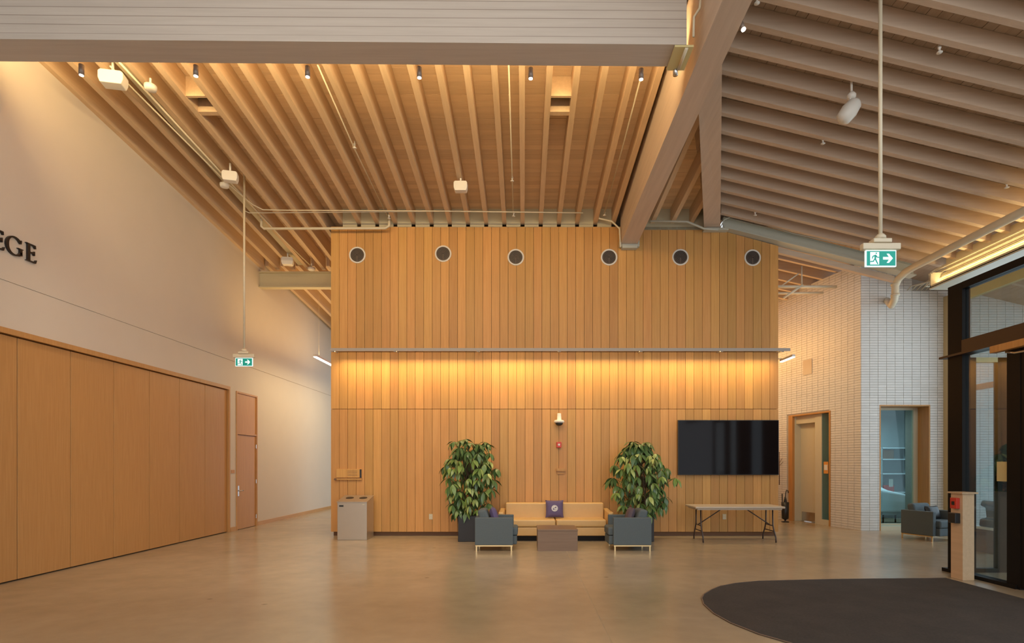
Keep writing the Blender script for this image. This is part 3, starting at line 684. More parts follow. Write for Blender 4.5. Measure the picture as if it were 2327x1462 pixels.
# ------------------------------------------------------------------ round vents
def vent():
    o = empty('round_vent')
    part(MB().lathe([(.150, 0), (.150, -.004), (.152, -.012), (.178, -.016), (.184, -.008), (.184, 0)], ax='Y', n=32), 'rim', 'white', o, smooth=True)
    part(MB().lathe([(.15, -.002), (.15, -.006)], ax='Y', n=32), 'backplate', 'blackpl', o)
    for r in (.035, .062, .09, .118, .142):
        q = MB().tube([(r*math.cos(a*PI/12), -.016, r*math.sin(a*PI/12)) for a in range(25)], .0045, 6, cap=False); part(q, 'louvre_ring', 'spotbody', o, smooth=True)
    part(MB().tube([(0, -.016, -.145), (0, -.016, .02)], .005, 6), 'spoke', 'spotbody', o)
    return o
def dup(root, loc, rz=0):
    r = root.copy(); COL.objects.link(r); r.location = loc; r.rotation_euler = (0, 0, rz)
    for ch in list(root.children):
        c = ch.copy(); COL.objects.link(c); c.parent = r
        for g_ in list(ch.children):
            d = g_.copy(); COL.objects.link(d); d.parent = c
    return r
v0 = vent()
vl = ['leftmost of the six round white-rimmed vents, above the waste bin', 'second round vent from the left, set slightly highest', 'third round vent from the left, above the left plant side', 'round vent just left of the heavy ridge beam end', 'round vent just right of the heavy ridge beam end', 'rightmost round vent, above the television corner']
for i, (px, py) in enumerate(((812, 580), (1007, 577), (1172, 585), (1384, 585), (1546, 585), (1710, 586))):
    o = v0 if i == 0 else dup(v0, (0, 0, 0)); o.location = (X(px, 12.7), 12.70, Z(py, 12.7)); tag(o, vl[i], 'vent', 'round vents high on the timber wall')

# small wall devices
cx = X(1270, 12.68)
o = empty('security_camera', (cx, 12.70, Z(965, 12.6))); tag(o, 'white dome camera on a bracket high on the timber wall', 'camera')
part(MB().lathe([(.03, .0), (.05, .01), (.055, .03), (.11, .035), (.115, .06), (.10, .09), (.05, .10), (.045, .22), (.04, .24)], (0, -.12, 0), n=24), 'housing', 'white', o, smooth=True)
part(MB().lathe([(.02, -.03), (.055, -.02), (.075, 0), (.085, .03)], (0, -.12, 0), n=24), 'dome', 'blackpl', o, smooth=True)
part(MB().box(-.03, .03, -.12, 0, .16, .22), 'bracket', 'white', o)
o = MB().box(cx-.055, cx+.055, 12.63, 12.70, Z(1018, 12.65), Z(1005, 12.65)).build('fire_alarm', 'red', bevel=.01); tag(o, 'small red fire alarm on the timber wall above the sofa', 'alarm')
part(MB().lathe([(.025, 0), (.02, -.01)], (0, -.035, .065), 'Y', 16), 'strobe', 'white', o)
o = MB().box(X(1264, 12.7), X(1284, 12.7), 12.62, 12.70, Z(1071, 12.7), Z(1065, 12.7)).box(X(1266, 12.7), X(1282, 12.7), 12.67, 12.70, Z(1078, 12.7), Z(1071, 12.7)).build('wood_ledge', 'clad'); tag(o, 'small wooden ledge on the timber wall below the red alarm', 'ledge')
for px, lb in ((979, 'white socket low on the timber wall left of the left plant'), (1646, 'white socket on the timber wall behind the folding table')):
    o = empty('wall_socket', (X(px, 12.7), 12.70, Z(1181, 12.7))); tag(o, lb, 'socket', 'sockets on the timber wall')
    part(MB().box(-.04, .04, -.008, 0, 0, .12), 'plate', 'cream', o, bevel=.003)
    for z in (.03, .075): part(MB().box(-.015, .015, -.011, -.008, z, z+.02), 'outlet', 'pipe', o)
# wall plaque over the bin
x0, x1 = X(762, 12.7), X(823, 12.7)
o = empty('donor_plaque', (x0, 12.70, Z(1091, 12.7))); tag(o, 'wooden plaque with a black end strip on the timber wall above the bin', 'plaque')
W_ = x1-x0
part(MB().box(.03, W_, -.03, 0, .05, .24), 'panel', 'clad', o, bevel=.004)
part(MB().box(W_-.045, W_-.005, -.036, -.03, .05, .235), 'end_strip', 'blackpl', o)
part(MB().box(0, W_, -.05, 0, 0, .03), 'rail', 'clad', o); part(MB().lathe([(.025, 0), (.025, -.03)], (.02, -.05, .015), 'Y', 12), 'knob', 'clay', o)
for i in range(4): part(MB().box(W_-.32, W_-.10, -.033, -.030, .09+.035*i, .096+.035*i), 'text_line', 'clay', o)

# ------------------------------------------------------------------ television
tv = empty('television', (X(1655.5, 12.6), 12.68, Z(1080, 12.6))); tag(tv, 'large black flat screen television hung on the timber wall', 'television')
hw = (X(1770, 12.6)-X(1541, 12.6))/2; hh = Z(955, 12.6)-Z(1080, 12.6)
part(MB().box(-hw, hw, -.08, -.02, 0, hh), 'bezel', 'blackpl', tv, bevel=.006)
part(MB().box(-hw+.015, hw-.015, -.083, -.080, .015, hh-.015), 'screen', 'screen', tv)
part(MB().box(-.4, .4, -.02, .02, .3, .9), 'mount', 'black', tv)

# ------------------------------------------------------------------ waste bin
bn = empty('waste_bin', (X(800, 12.02), 12.02, 0)); tag(bn, 'brushed steel double waste bin with a sloping top and two round holes', 'bin')
w2 = .31
part(MB().prism([(-w2, 0, .0), (-w2, .55, .0), (-w2, .55, .90), (-w2, 0, .795)], (2*w2, 0, 0)), 'body', 'steel', bn, bevel=.006)
def slope_pt(x, t): return (x, .0+.55*t, .797+.105*t)
part(MB().quad8([slope_pt(-w2-.01, -.03), slope_pt(w2+.01, -.03), slope_pt(w2+.01, 1), slope_pt(-w2-.01, 1)]+[tuple(Vector(p)+Vector((0, 0, .012))) for p in (slope_pt(-w2-.01, -.03), slope_pt(w2+.01, -.03), slope_pt(w2+.01, 1), slope_pt(-w2-.01, 1))]), 'lid', 'steel', bn)
for x in (-.14, .15):
    o = part(MB().lathe([(.085, 0), (.085, .004)], n=28), 'hole', 'blackpl', bn); o.location = (x, .31, .797+.105*.31/.55+.012); o.rotation_euler = (math.atan(.105/.55), 0, 0)
part(MB().box(-.27, -.18, -.004, 0, .70, .735), 'badge', 'blackpl', bn); part(MB().box(.22, .26, -.004, 0, .74, .76), 'badge', 'cream', bn)

# ------------------------------------------------------------------ sofa
so = empty('sofa', (.67, 11.85, 0)); tag(so, 'long tan leather sofa against the timber wall', 'sofa')
part(MB().box(-1.02, 1.02, .05, .75, .0, .105), 'plinth', 'black', so)
part(MB().box(-1.05, 1.05, .02, .78, .105, .285), 'base', 'leather', so, bevel=.02, seg=3)
for s in (-1, 1):
    a, b = sorted((0.006*s, 1.045*s)); part(MB().box(a, b, 0, .58, .29, .445), 'seat_cushion', 'leather', so, bevel=.035, seg=4)
    a, b = sorted((0.004*s, 1.06*s)); part(MB().box(a, b, .50, .76, .40, .76), 'back_cushion', 'leather', so, bevel=.03, seg=4)
    q = MB().quad8([(s*1.05, .03, .10), (s*1.12, .03, .10), (s*1.12, .78, .10), (s*1.05, .78, .10), (s*1.09, .0, .60), (s*1.20, .0, .60), (s*1.19, .78, .63), (s*1.07, .78, .63)])
    part(q, 'arm', 'leather', so, bevel=.03, seg=3)
# coffee table
X0, X1 = X(1221, 10.5), X(1313.5, 10.5)
ct = empty('coffee_table', ((X0+X1)/2, 10.5, 0)); tag(ct, 'low brown box-shaped coffee table in front of the sofa', 'table')
h = (X1-X0)/2
part(MB().box(-h+.006, h-.006, .006, .734, 0, .37), 'body', 'laminate', ct)
part(MB().box(-h, h, 0, .74, .37, .398), 'top', 'laminate', ct, bevel=.003)

# cushions
def cushion_mesh(w, h, t, mt):
    mb = MB(); n = 12
    for sgn in (1, -1):
        b = len(mb.v)
        for i in range(n+1):
            for j in range(n+1):
                u, v = -1+2*i/n, -1+2*j/n
                k = (1-u**4)*(1-v**4); pin = 1-.07*(1-abs(u)**3)*abs(v)**3
                pin2 = 1-.07*(1-abs(v)**3)*abs(u)**3
                mb.v.append((u*w/2*pin2, -sgn*t/2*k**.6, v*h/2*pin+h/2))
        for i in range(n):
            for j in range(n):
                a = b+i*(n+1)+j; mb.f.append((a, a+n+1, a+n+2, a+1) if sgn > 0 else (a, a+1, a+n+2, a+n+1))
    return mb.mesh('cushion', mt, True)
o = inst('cushion', cushion_mesh(.39, .38, .15, 'purple'), (X(1260, 12.25), 12.20, .455), None, (-.22, 0, 0))
tag(o, 'square purple cushion with a round white crest on the tan sofa', 'cushion', 'dark cushions')
cr_ = part(MB().lathe([(.068, -.078), (.068, -.082)], (0, 0, .19), 'Y', 28), 'crest', 'paper', o)
for a, b, c, d in ((-.035, -.008, -.03, .0), (.006, .034, .0, .03), (-.03, .02, .012, .02), (-.012, .028, -.03, -.022)):
    part(MB().box(a, b, -.0845, -.082, .19+c, .19+d), 'crest_mark', 'purple', cr_)
q = MB()
for i in range(24):
    a0, a1 = 2*PI*i/24, 2*PI*(i+1)/24
    q.prism([(r*math.cos(a), -.082, .19+r*math.sin(a)) for r, a in ((.056, a0), (.056, a1), (.051, a1), (.051, a0))], (0, -.002, 0))
part(q, 'crest_ring', 'purple', cr_)

# armchairs, front along +x
def armchair():
    o = empty('armchair')
    D, Wd = .70, .72
    for s in (0, 1):
        y0 = 0 if s == 0 else Wd-.09
        part(MB().box(-D/2, D/2, y0, y0+.09, .11, .615), 'side_panel', 'bluefab', o, bevel=.015, seg=3)
    part(MB().box(-D/2, -D/2+.12, .09, Wd-.09, .11, .615), 'backrest', 'bluefab', o, bevel=.015, seg=3)
    part(MB().box(-D/2+.12, D/2+.07, .093, Wd-.093, .11, .27), 'seat_base', 'bluefab', o, bevel=.02, seg=3)
    part(MB().box(-D/2+.12, D/2+.085, .095, Wd-.095, .272, .43), 'seat_cushion', 'bluefab', o, bevel=.04, seg=4)
    q = MB().quad8([(-D/2+.10, .10, .43), (-D/2+.32, .10, .43), (-D/2+.32, Wd-.10, .43), (-D/2+.10, Wd-.10, .43), (-D/2+.03, .11, .74), (-D/2+.19, .11, .765), (-D/2+.19, Wd-.11, .765), (-D/2+.03, Wd-.11, .74)])
    part(q, 'back_cushion', 'bluefab', o, bevel=.05, seg=4)
    for y in (.015, Wd-.015):
        part(MB().box(-D/2+.01, D/2-.01, y-.012, y+.012, .088, .11), 'rail', 'brass', o)
    for x in (-D/2+.03, D/2-.03):
        for y in (.015, Wd-.015): part(MB().box(x-.012, x+.012, y-.012, y+.012, 0, .09), 'leg', 'brass', o)
    return o
a0 = armchair(); a0.location = (-.545, 10.48, 0); tag(a0, 'blue-grey armchair left of the coffee table, seen from its side', 'armchair', 'blue-grey armchairs')
a1 = dup(a0, (1.995, 11.20, 0), PI); tag(a1, 'blue-grey armchair right of the coffee table, seen from its side', 'armchair', 'blue-grey armchairs')
f = Vector((.33, -.944, 0)); s_ = Vector((.944, .33, 0)); rz = math.atan2(f.y, f.x)
c0 = Vector((8.41, 11.75, 0)) - f*.35
a2 = dup(a0, c0, rz); tag(a2, 'blue armchair by the office window next to the entrance', 'armchair', 'blue-grey armchairs')
o = inst('cushion', cushion_mesh(.38, .36, .14, 'purple'), (-.50, 10.83, .44), None, (0, 0, 0)); o.rotation_euler = (0, -.25, 0); o.rotation_euler = Matrix.Rotation(-.35, 3, 'Y').to_euler()
o.rotation_euler = (Matrix.Rotation(-.3, 3, 'Y') @ Matrix.Rotation(PI/2, 3, 'Z')).to_euler(); tag(o, 'dark purple cushion leaning in the left armchair', 'cushion', 'dark cushions')
o = inst('cushion', cushion_mesh(.38, .36, .14, 'plum'), (1.95, 10.83, .44)); o.rotation_euler = (Matrix.Rotation(.3, 3, 'Y') @ Matrix.Rotation(-PI/2, 3, 'Z')).to_euler(); tag(o, 'plum grey cushion leaning in the right armchair', 'cushion', 'dark cushions')
pc = c0+f*.05+Vector((.944, .33, 0))*.36
o = inst('cushion', cushion_mesh(.36, .30, .14, 'blackpl'), (pc.x+.05, pc.y-.05, .43)); o.rotation_euler = (-.35, 0, .3); tag(o, 'black cushion in the blue armchair by the entrance', 'cushion', 'dark cushions')

# ------------------------------------------------------------------ planters and plants
def leafmesh(mt, L=.2, Wd=.07):
    mb = MB(); n = 6; prof = [.0, .55, .92, 1, .8, .42, .0]
    for i in range(n+1):
        t = i/n; x = L*t; dz = -.35*L*t*t; w_ = Wd/2*prof[i]
        mb.v += [(x, -w_, dz+.25*w_), (x, 0, dz-.0), (x, w_, dz+.25*w_)]
    for i in range(n):
        a = i*3; mb.f += [(a, a+1, a+4, a+3), (a+1, a+2, a+5, a+4)]
    me = mb.mesh('leaf', mt, True); return me
LM = [leafmesh('leaf', .20, .075), leafmesh('leaf2', .22, .08), leafmesh('leaf', .17, .065), leafmesh('leaf3', .19, .07), leafmesh('leaf3', .16, .06)]
def plant(x, y, label, plabel, prof, seed):
    rnd = random.Random(seed)
    pb = empty('planter', (x, y, 0)); tag(pb, plabel, 'planter', 'square black planters')
    part(MB().box(-.22, .22, -.22, .22, 0, .53), 'pot', 'planter', pb, bevel=.008)
    part(MB().box(-.19, .19, -.19, .19, .53, .54), 'soil', 'soil', pb)
    o = empty('potted_tree', (x, y, .54)); tag(o, label, 'plant', 'umbrella plants beside the sofa')
    stems = MB(); nodes = []
    trunks = []
    for i in range(4):
        a = rnd.uniform(0, 2*PI); tx, ty = .07*math.cos(a), .07*math.sin(a)
        top = rnd.uniform(1.0, 1.45); pts = [(tx, ty, 0)]
        for k_ in range(1, 6): pts.append((tx+rnd.uniform(-.05, .05)*k_*.6+prof(k_/5)[0]*.4, ty+rnd.uniform(-.04, .04)*k_*.5, top*k_/5))
        stems.tube(pts, .018, 7, .007); trunks.append(pts)
    cnt = 0; lv = MB()
    whorls = 112
    for i in range(whorls):
        t = (i+.5)/whorls; t = t**.85
        cx_, R = prof(t); zz = .02+1.54*t+rnd.uniform(-.05, .04)
        a = i*2.39996+rnd.uniform(-.3, .3); rr = R*(rnd.uniform(.3, 1.0)**.6)*rnd.choice((1, 1, .9, 1.15))
        c = Vector((cx_+rr*math.cos(a), max(-.62, min(.40, rr*.85*math.sin(a))), zz))
        tr = trunks[i % 4]; base = Vector(tr[min(5, max(1, int(max(0, zz-.2)/1.45*5)))])
        if base.z > c.z: base = Vector(tr[max(0, int(max(0, zz-.35)/1.45*5))])
        mid = (base+c)/2+Vector((0, 0, .05)); stems.tube([base, mid, c], .004, 5)
        nl = 7; a0_ = rnd.uniform(0, 6); out = Vector((math.cos(a), math.sin(a), 0))
        for j in range(nl):
            aa = a0_+2*PI*j/nl+rnd.uniform(-.2, .2)
            droop = rnd.uniform(.35, 1.15) if t < .92 else rnd.uniform(.1, .8)
            rot = Matrix.Rotation(aa, 3, 'Z') @ Matrix.Rotation(droop, 3, 'Y') @ Matrix.Rotation(rnd.uniform(-.4, .4), 3, 'X')
            pos = c+rot @ Vector((.015, 0, 0)); sc = rnd.uniform(.8, 1.2)
            mi = rnd.choice((0, 0, 1, 2, 3, 4)) if t > .62 else rnd.choice((0, 1, 1, 2, 0, 3))
            # outward ones are individual parts; the inner ones are one mass
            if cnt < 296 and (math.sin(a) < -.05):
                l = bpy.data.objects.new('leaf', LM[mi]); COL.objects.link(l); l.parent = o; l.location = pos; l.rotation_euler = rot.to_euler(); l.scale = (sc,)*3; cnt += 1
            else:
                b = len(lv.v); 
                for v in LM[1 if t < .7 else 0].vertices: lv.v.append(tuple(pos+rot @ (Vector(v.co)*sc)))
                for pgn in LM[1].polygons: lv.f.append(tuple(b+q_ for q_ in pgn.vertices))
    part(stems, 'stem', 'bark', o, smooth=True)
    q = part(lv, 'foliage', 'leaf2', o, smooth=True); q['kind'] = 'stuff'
def profL(t):
    R = .30+.22*min(1, t*2.2) if t < .75 else .52-.9*(t-.75)**1.0*.7
    return (-.06+.10*t, R*1.02)
def profR(t):
    R = .40+.25*min(1, t*2.5) if t < .5 else .64-.95*(t-.5)
    return (.0-.08*t+.02, max(.12, R*1.0))
plant(-1.13, 11.97, 'bushy green umbrella plant left of the sofa, flat-topped', 'black square planter half hidden behind the left armchair', profL, 3)
plant(2.46, 11.97, 'bushy green umbrella plant right of the sofa, tapering to a point', 'black square planter behind the right armchair', profR, 11)

# ------------------------------------------------------------------ folding table
ft = empty('folding_table', (4.39, 11.95, 0)); tag(ft, 'long white-topped folding table under the television', 'table')
part(MB().box(-.91, .91, -.37, .37, .695, .735), 'top', 'tabletop', ft, bevel=.012, seg=3)
part(MB().box(-.86, .86, -.33, .33, .665, .695), 'apron', 'tabletop', ft)
for s in (-1, 1):
    lx = s*.74
    for y in (-1, 1):
        pts = [(lx, y*.16, .68), (lx, y*.17, .35), (lx, y*.22, .24), (lx, y*.31, .10), (lx, y*.32, .0)]
        part(MB().tube(pts, .014, 10), 'leg', 'tableleg', ft, smooth=True)
    part(MB().tube([(lx, -.175, .33), (lx, .175, .33)], .011).tube([(lx, -.23, .22), (lx, .23, .22)], .011), 'crossbar', 'tableleg', ft, smooth=True)
    part(MB().tube([(lx, 0, .34), (lx-s*.50, 0, .67)], .011), 'brace', 'tableleg', ft, smooth=True)

# umbrella stand and coat hooks in the passage
us = empty('umbrella_stand', (7.2, 15.75, 0)); tag(us, 'black stand holding dark furled umbrellas beside the passage doorway', 'umbrella stand')
part(MB().lathe([(.10, 0), (.10, .02), (.02, .03), (.02, .06), (.09, .10), (.10, .55), (.095, .55)], n=18), 'bin', 'blackpl', us, smooth=True)
u_ = MB().tube([(.02, 0, .30), (.04, 0, .62), (.05, 0, .80), (.07, 0, .88), (.11, 0, .86), (.12, 0, .80)], .014, 8).tube([(-.04, 0, .30), (-.05, 0, .78)], .016, 8).lathe([(.03, .35), (.055, .5), (.02, .70)], (.035, 0, 0), n=12).build('umbrella', 'blackpl', smooth=True)
u_.location = (7.2, 15.75, .30); tag(u_, 'dark furled umbrella with a crook handle standing in the stand', 'umbrella')
o = MB().tube([(7.33, 16.4, 1.0), (7.33, 16.4, 1.95)], .012).tube([(7.33, 16.4, 1.55), (7.43, 16.38, 1.66)], .006).tube([(7.33, 16.4, 1.62), (7.40, 16.38, 1.76)], .006).build('coat_hook', 'clay', smooth=True); tag(o, 'thin dark coat hook rail on the warm brick wall by the doorway', 'hook')

# ------------------------------------------------------------------ entrance mat
pts = [(5.90, 8.0), (4.25, 7.92), (3.2, 7.80), (2.82, 7.65), (2.55, 7.46), (2.37, 7.25), (2.20, 7.0), (2.11, 6.8), (2.04, 6.5), (2.02, 6.1), (2.07, 5.73), (2.2, 5.35), (2.42, 5.0), (2.75, 4.72), (3.2, 4.5), (4.25, 4.3), (5.94, 4.2)]
mb = MB().prism([(x, y, .0) for x, y in pts], (0, 0, .008)); em = mb.build('entrance_mat', 'mat'); tag(em, 'large dark grey-brown mat with a rounded end in front of the entrance', 'mat')
q = MB()
for i in range(1, len(pts)-1):
    a, b = Vector((*pts[i-1], 0)), Vector((*pts[i], 0)); d = (b-a).normalized(); nrm = Vector((d.y, -d.x, 0))*-1
    q.quad8([tuple(a), tuple(b), tuple(b-nrm*-.012), tuple(a-nrm*-.012), (a.x, a.y, .011), (b.x, b.y, .011), tuple(b+nrm*.012+Vector((0, 0, .011))), tuple(a+nrm*.012+Vector((0, 0, .011)))])
e = q.build('edge_trim', 'spotbody', em); e.matrix_parent_inverse = Matrix.Translation(-em.location)

# ------------------------------------------------------------------ exit signs
def exit_sign(x, y, zb_, wd, hgt, ztop, label, r):
    o = empty('exit_sign', (x, y, zb_)); tag(o, label, 'exit sign', 'green exit signs on rods')
    sc = wd/.33
    part(MB().box(-wd/2, wd/2, -.012, .012, 0, hgt), 'face', 'signwhite', o)
    e_ = .010*sc
    gp = part(MB().box(-wd/2+e_, wd/2-e_, -.015, -.012, e_, hgt-e_), 'panel', 'green', o)
    part(MB().box(-wd*.36, -wd*.07, -.017, -.015, hgt*.12, hgt*.88), 'doorway', 'signwhite', gp)
    mx = -wd*.20; q = MB(); u = hgt
    def pg(p): q.prism([(mx+a*u, -.0172, b*u) for a, b in p], (0, -.0018, 0))
    pg([(.06+.045*math.cos(t*PI/5), .80+.045*math.sin(t*PI/5)) for t in range(10)])
    pg([(-.04, .70), (.06, .72), (.05, .46), (-.05, .45)])
    pg([(-.04, .70), (-.17, .64), (-.20, .48), (-.15, .47), (-.12, .59), (-.02, .62)])
    pg([(.05, .71), (.12, .60), (.26, .57), (.26, .52), (.09, .54), (.03, .62)])
    pg([(-.05, .46), (.05, .46), (.10, .34), (.19, .16), (.13, .13), (.04, .30)])
    pg([(-.05, .48), (-.01, .44), (-.09, .28), (-.30, .26), (-.30, .33), (-.14, .34)])
    part(q, 'running_figure', 'green', gp)
    ax = wd*.22; q = MB()
    q.prism([(ax+a*u, -.015, b*u) for a, b in ((-.30, .42), (.06, .42), (-.08, .22), (.06, .22), (.30, .5), (.06, .78), (-.08, .78), (.06, .58), (-.30, .58))], (0, -.002, 0))
    part(q, 'arrow', 'signwhite', gp)
    part(MB().box(-wd*.62, wd*.62, -.035*sc, .035*sc, hgt+.004, hgt+.075*sc), 'housing', 'pipe', o, bevel=.01)
    part(MB().box(-wd*.30, wd*.30, -.05*sc, .05*sc, hgt+.075*sc, hgt+.12*sc), 'canopy', 'pipe', o, bevel=.008)
    part(MB().lathe([(.055*sc, 0), (.055*sc, .03*sc), (.035*sc, .055*sc)], (0, 0, hgt+.12*sc)), 'collar', 'pipe', o, smooth=True)
    part(MB().tube([(0, 0, hgt+.12*sc), (0, 0, ztop-zb_)], r, 12), 'rod', 'pipe', o, smooth=True)
Y = 6.2; exit_sign(X(2000.5, Y), Y, Z(607, Y), .33, .177, zr(X(2000, Y))+.235, 'large green running-man exit sign hanging on the right, near the entrance', .020)
Y = 11.3; exit_sign(X(555, Y), Y, Z(833, Y), .34, .165, zl(Y)+JH, 'small green running-man exit sign hanging on the left, before the passage', .020)

# ------------------------------------------------------------------ cylinder spots under the cross beam
sl_ = ['leftmost', 'second from the left', 'third from the left', 'fourth from the left', 'fifth from the left', 'rightmost']
for i, px in enumerate((185, 445, 699, 953, 1206, 1457)):
    Y = 7.08+.011*(px-1190)/1300*7; x = X(px, Y)
    o = empty('cylinder_spot', (x, Y, 6.375)); tag(o, sl_[i]+' of the six small cylinder spotlights hanging under the cross beam', 'spotlight', 'spotlights under the cross beam')
    part(MB().tube([(0, 0, 0), (0, 0, .125)], .030, 16), 'body', 'spotbody', o, smooth=True)
    part(MB().tube([(0, 0, -.006), (0, 0, 0)], .025, 16), 'lens', 'lamp', o)
    l = bpy.data.lights.new('spot', 'SPOT'); l.energy = 210; l.color = NEU; l.spot_size = 1.35; l.spot_blend = 1.0; l.shadow_soft_size = .04
    lo = bpy.data.objects.new('spot', l); COL.objects.link(lo); lo.parent = o; lo.location = (0, 0, -.02); lo.rotation_euler = (.50, 0, 0)
# lit spot beside the ridge beam
Y = 6.35; o = empty('cylinder_spot', (X(1689, Y), Y, Z(66, Y))); tag(o, 'small lit spotlight beside the ridge beam at the top right', 'spotlight')
part(MB().tube([(0, 0, .0), (-.03, .03, .12)], .028, 16), 'body', 'spotbody', o, smooth=True); part(MB().tube([(.004, -.004, -.012), (0, 0, 0)], .025, 16), 'lens', 'lamp', o)
part(MB().box(-.10, 0, -.01, .05, .10, .12), 'bracket', 'spotbody', o)

# ------------------------------------------------------------------ services under the left roof
def conduit(pts, r, label, name='conduit', m='pipe', group=None):
    o = MB().tube(pts, r, 8).build(name, m, smooth=True); tag(o, label, 'pipe' if 'pipe' in name else 'conduit', group); return o
a = lambda px, py, d=.06: tuple(pl(px, py, d))
conduit([a(250, 150), a(520, 420), a(575, 466), a(598, 477), a(640, 478), a(1000, 480), a(1325, 484)], .012, 'upper thin conduit turning across the left joists near the timber wall')
conduit([a(555, 479), a(566, 484), a(700, 483), a(1045, 480)], .010, 'lower thin conduit crossing the joists from the left exit sign rod')
conduit([a(270, 140, .03), a(560, 455, .03), a(640, 540, .03), a(708, 606, .03)], .014, 'cream pipe following the joists down the left side', 'pipe')
q0 = a(596, 497, .05); q1 = a(598, 520, .2); q2 = a(880, 518, .2)
Yq = q1[1]
spT = conduit([(X(594, Yq), Yq, Z(492, Yq)), (X(594, Yq), Yq, Z(515, Yq)), (X(600, Yq), Yq, Z(520, Yq)), (X(876, Yq), Yq, Z(519, Yq)), (X(884, Yq), Yq, Z(514, Yq)), (X(884, Yq), Yq, Z(490, Yq))], .028, 'thick cream sprinkler pipe spanning the corner above the left vent', 'sprinkler_pipe')
spA = conduit([a(722, 148, -.03), a(805, 337, -.03), a(880, 490, -.03)], .012, 'sprinkler line between joists in the middle left of the ceiling', 'sprinkler_pipe')
spB = conduit([a(1156, 148, -.06), a(1164, 412, -.06), a(1166, 492, -.06)], .012, 'sprinkler line between joists near the middle of the ceiling', 'sprinkler_pipe')
spC = conduit([a(1461, 158, -.04), a(1416, 330, -.04), a(1372, 490, -.04)], .012, 'sprinkler line between joists left of the ridge beam', 'sprinkler_pipe')
conduit([tp(1355, 470, 12.5), tp(1362, 497, 12.5), tp(1390, 503, 12.5), tp(1408, 520, 12.5), tp(1410, 562, 12.5)], .020, 'bent cream conduit dropping beside the ridge beam seat')
conduit([tp(1478, 503, 12.45), tp(1562, 504, 12.45), tp(1600, 520, 12.45), tp(1632, 522, 12.45)], .024, 'pale conduit along the wall top between ridge beam and valley beam', m='steelgrey')
conduit([tp(1636, 520, 12.4), tp(1645, 500, 12.4), tp(1660, 493, 12.4), tp(1720, 505, 12.4), tp(1800, 530, 12.4), tp(1950, 562, 12.4)], .012, 'thin cable looping over the sloping steel beam', m='steelgrey')
Yc = 6.60; conduit([(X(1592, Yc), Yc, 6.99), (X(1590, Yc), Yc, 6.86), (X(1577, Yc), Yc, 6.76), (X(1576, Yc), Yc, 6.53)], .014, 'white conduit dropping at the end of the cross beam')
# long gutter between joists
q = MB(); p0 = pl(300, 178, -.02); p1 = pl(660, 575, -.02)
o = MB().quad8([(p0.x-.06, p0.y-.9, zl(p0.y-.9)+.04), (p0.x+.06, p0.y-.9, zl(p0.y-.9)+.04), (p0.x+.06, 14.9, zl(14.9)+.04), (p0.x-.06, 14.9, zl(14.9)+.04)]+[(p0.x-.06, p0.y-.9, zl(p0.y-.9)+.12), (p0.x+.06, p0.y-.9, zl(p0.y-.9)+.12), (p0.x+.06, 14.9, zl(14.9)+.12), (p0.x-.06, 14.9, zl(14.9)+.12)]).build('cable_tray', 'steelpaint')
tag(o, 'olive cream cable tray running between the left joists', 'tray')
def head(p, par, up=.12):
    o = empty('sprinkler_head', Vector(p)-par.location); o.parent = par
    part(MB().lathe([(.035, 0), (.035, .006), (.012, .012), (.012, .05), (.02, .055), (.02, .08)], n=14), 'deflector', 'white', o, smooth=True)
    part(MB().tube([(0, 0, .07), (0, 0, up)], .01, 8), 'drop', 'white', o, smooth=True)
head(pl(806, 337, .0), spA); head(pl(1164, 412, .0), spB); head(pl(1167, 492, .0), spB); head(pl(884, 497, .05), spT); head(pl(1374, 490, .0), spC)
for px, py in ((1720, 8), (2135, 120), (1870, 327), (1716, 490), (2288, 427)): head(pr(px, py, .05), cr, .14)
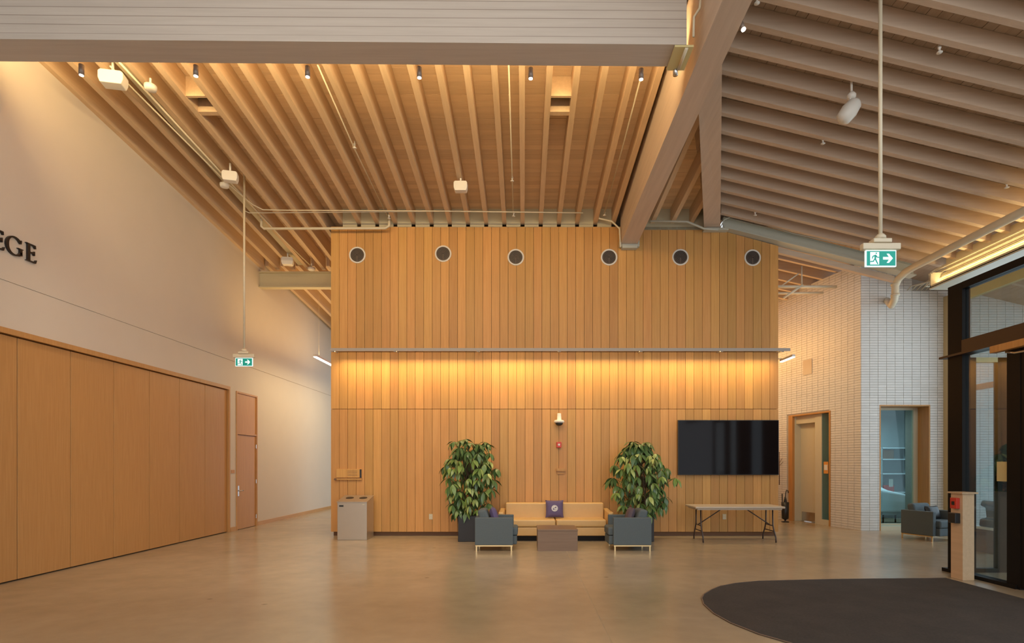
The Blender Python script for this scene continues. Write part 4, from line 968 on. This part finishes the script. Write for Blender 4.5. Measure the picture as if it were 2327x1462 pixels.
def fixture(px, py, wpx, hpx, label, d=.16, rz=0, name='ceiling_speaker'):
    p = pl(px, py, d); s = p.y/F; wd, hg = wpx*s, hpx*s
    o = empty(name, p, rz); tag(o, label, 'speaker', 'white box fixtures under the joists')
    part(MB().prism([(-wd/2, 0, -hg*.15), (-wd*.42, 0, -hg*.5), (wd*.42, 0, -hg*.5), (wd/2, 0, -hg*.15), (wd/2, 0, hg*.35), (wd*.4, 0, hg*.5), (-wd*.4, 0, hg*.5), (-wd/2, 0, hg*.35)], (0, wd*.55, 0)), 'cabinet', 'white', o, bevel=.012)
    part(MB().tube([(0, wd*.25, hg*.4), (0, wd*.25, hg*.5+d)], .018, 10), 'mount', 'white', o, smooth=True)
    return o
fixture(250, 172, 52, 30, 'largest white box speaker, at the upper left near the cross beam', rz=.2)
fixture(521, 398, 33, 22, 'white box speaker on the left side, halfway down the joists', rz=.25)
fixture(1046, 421, 31, 22, 'white box speaker under the joists above the middle of the timber wall')
fixture(652, 592, 26, 17, 'white box speaker near the left passage beam', rz=.15)
for px, py, r, lb in ((342, 200, 13, 'round white detector near the cross beam on the left'), (510, 422, 10, 'small round detector below the left box speaker'), (708, 612, 8, 'small round detector above the left passage')):
    p = pl(px, py, .10); s = p.y/F; R_ = r*s
    o = empty('smoke_detector', p); tag(o, lb, 'detector', 'round white detectors')
    part(MB().lathe([(R_*.5, -R_*.5), (R_*.9, -R_*.35), (R_, 0), (R_, R_*.4), (R_*.7, R_*.5)], n=20), 'housing', 'white', o, smooth=True)
    part(MB().tube([(0, 0, R_*.4), (0, 0, R_*.5+.10)], .015, 8), 'stem', 'white', o)
# tilted speaker under the right roof
p = pr(1930, 252, .35); s = p.y/F
o = empty('hanging_speaker', p); tag(o, 'white tilted loudspeaker hanging below the entrance roof joists', 'speaker')
sp_ = part(MB().lathe([(.05, -.17), (.10, -.13), (.115, 0), (.09, .12), (.04, .17)], n=20), 'cabinet', 'white', o, smooth=True); sp_.rotation_euler = (.2, .65, 0)
part(MB().box(-.005, .035, -.02, .02, .08, .17), 'yoke', 'white', o)
part(MB().lathe([(.02, .16), (.055, .18), (.06, .22), (.03, .26)], (.03, 0, 0), n=16), 'swivel', 'white', o, smooth=True)
part(MB().tube([(.03, 0, .24), (.03, 0, .42)], .015, 8), 'rod', 'white', o)
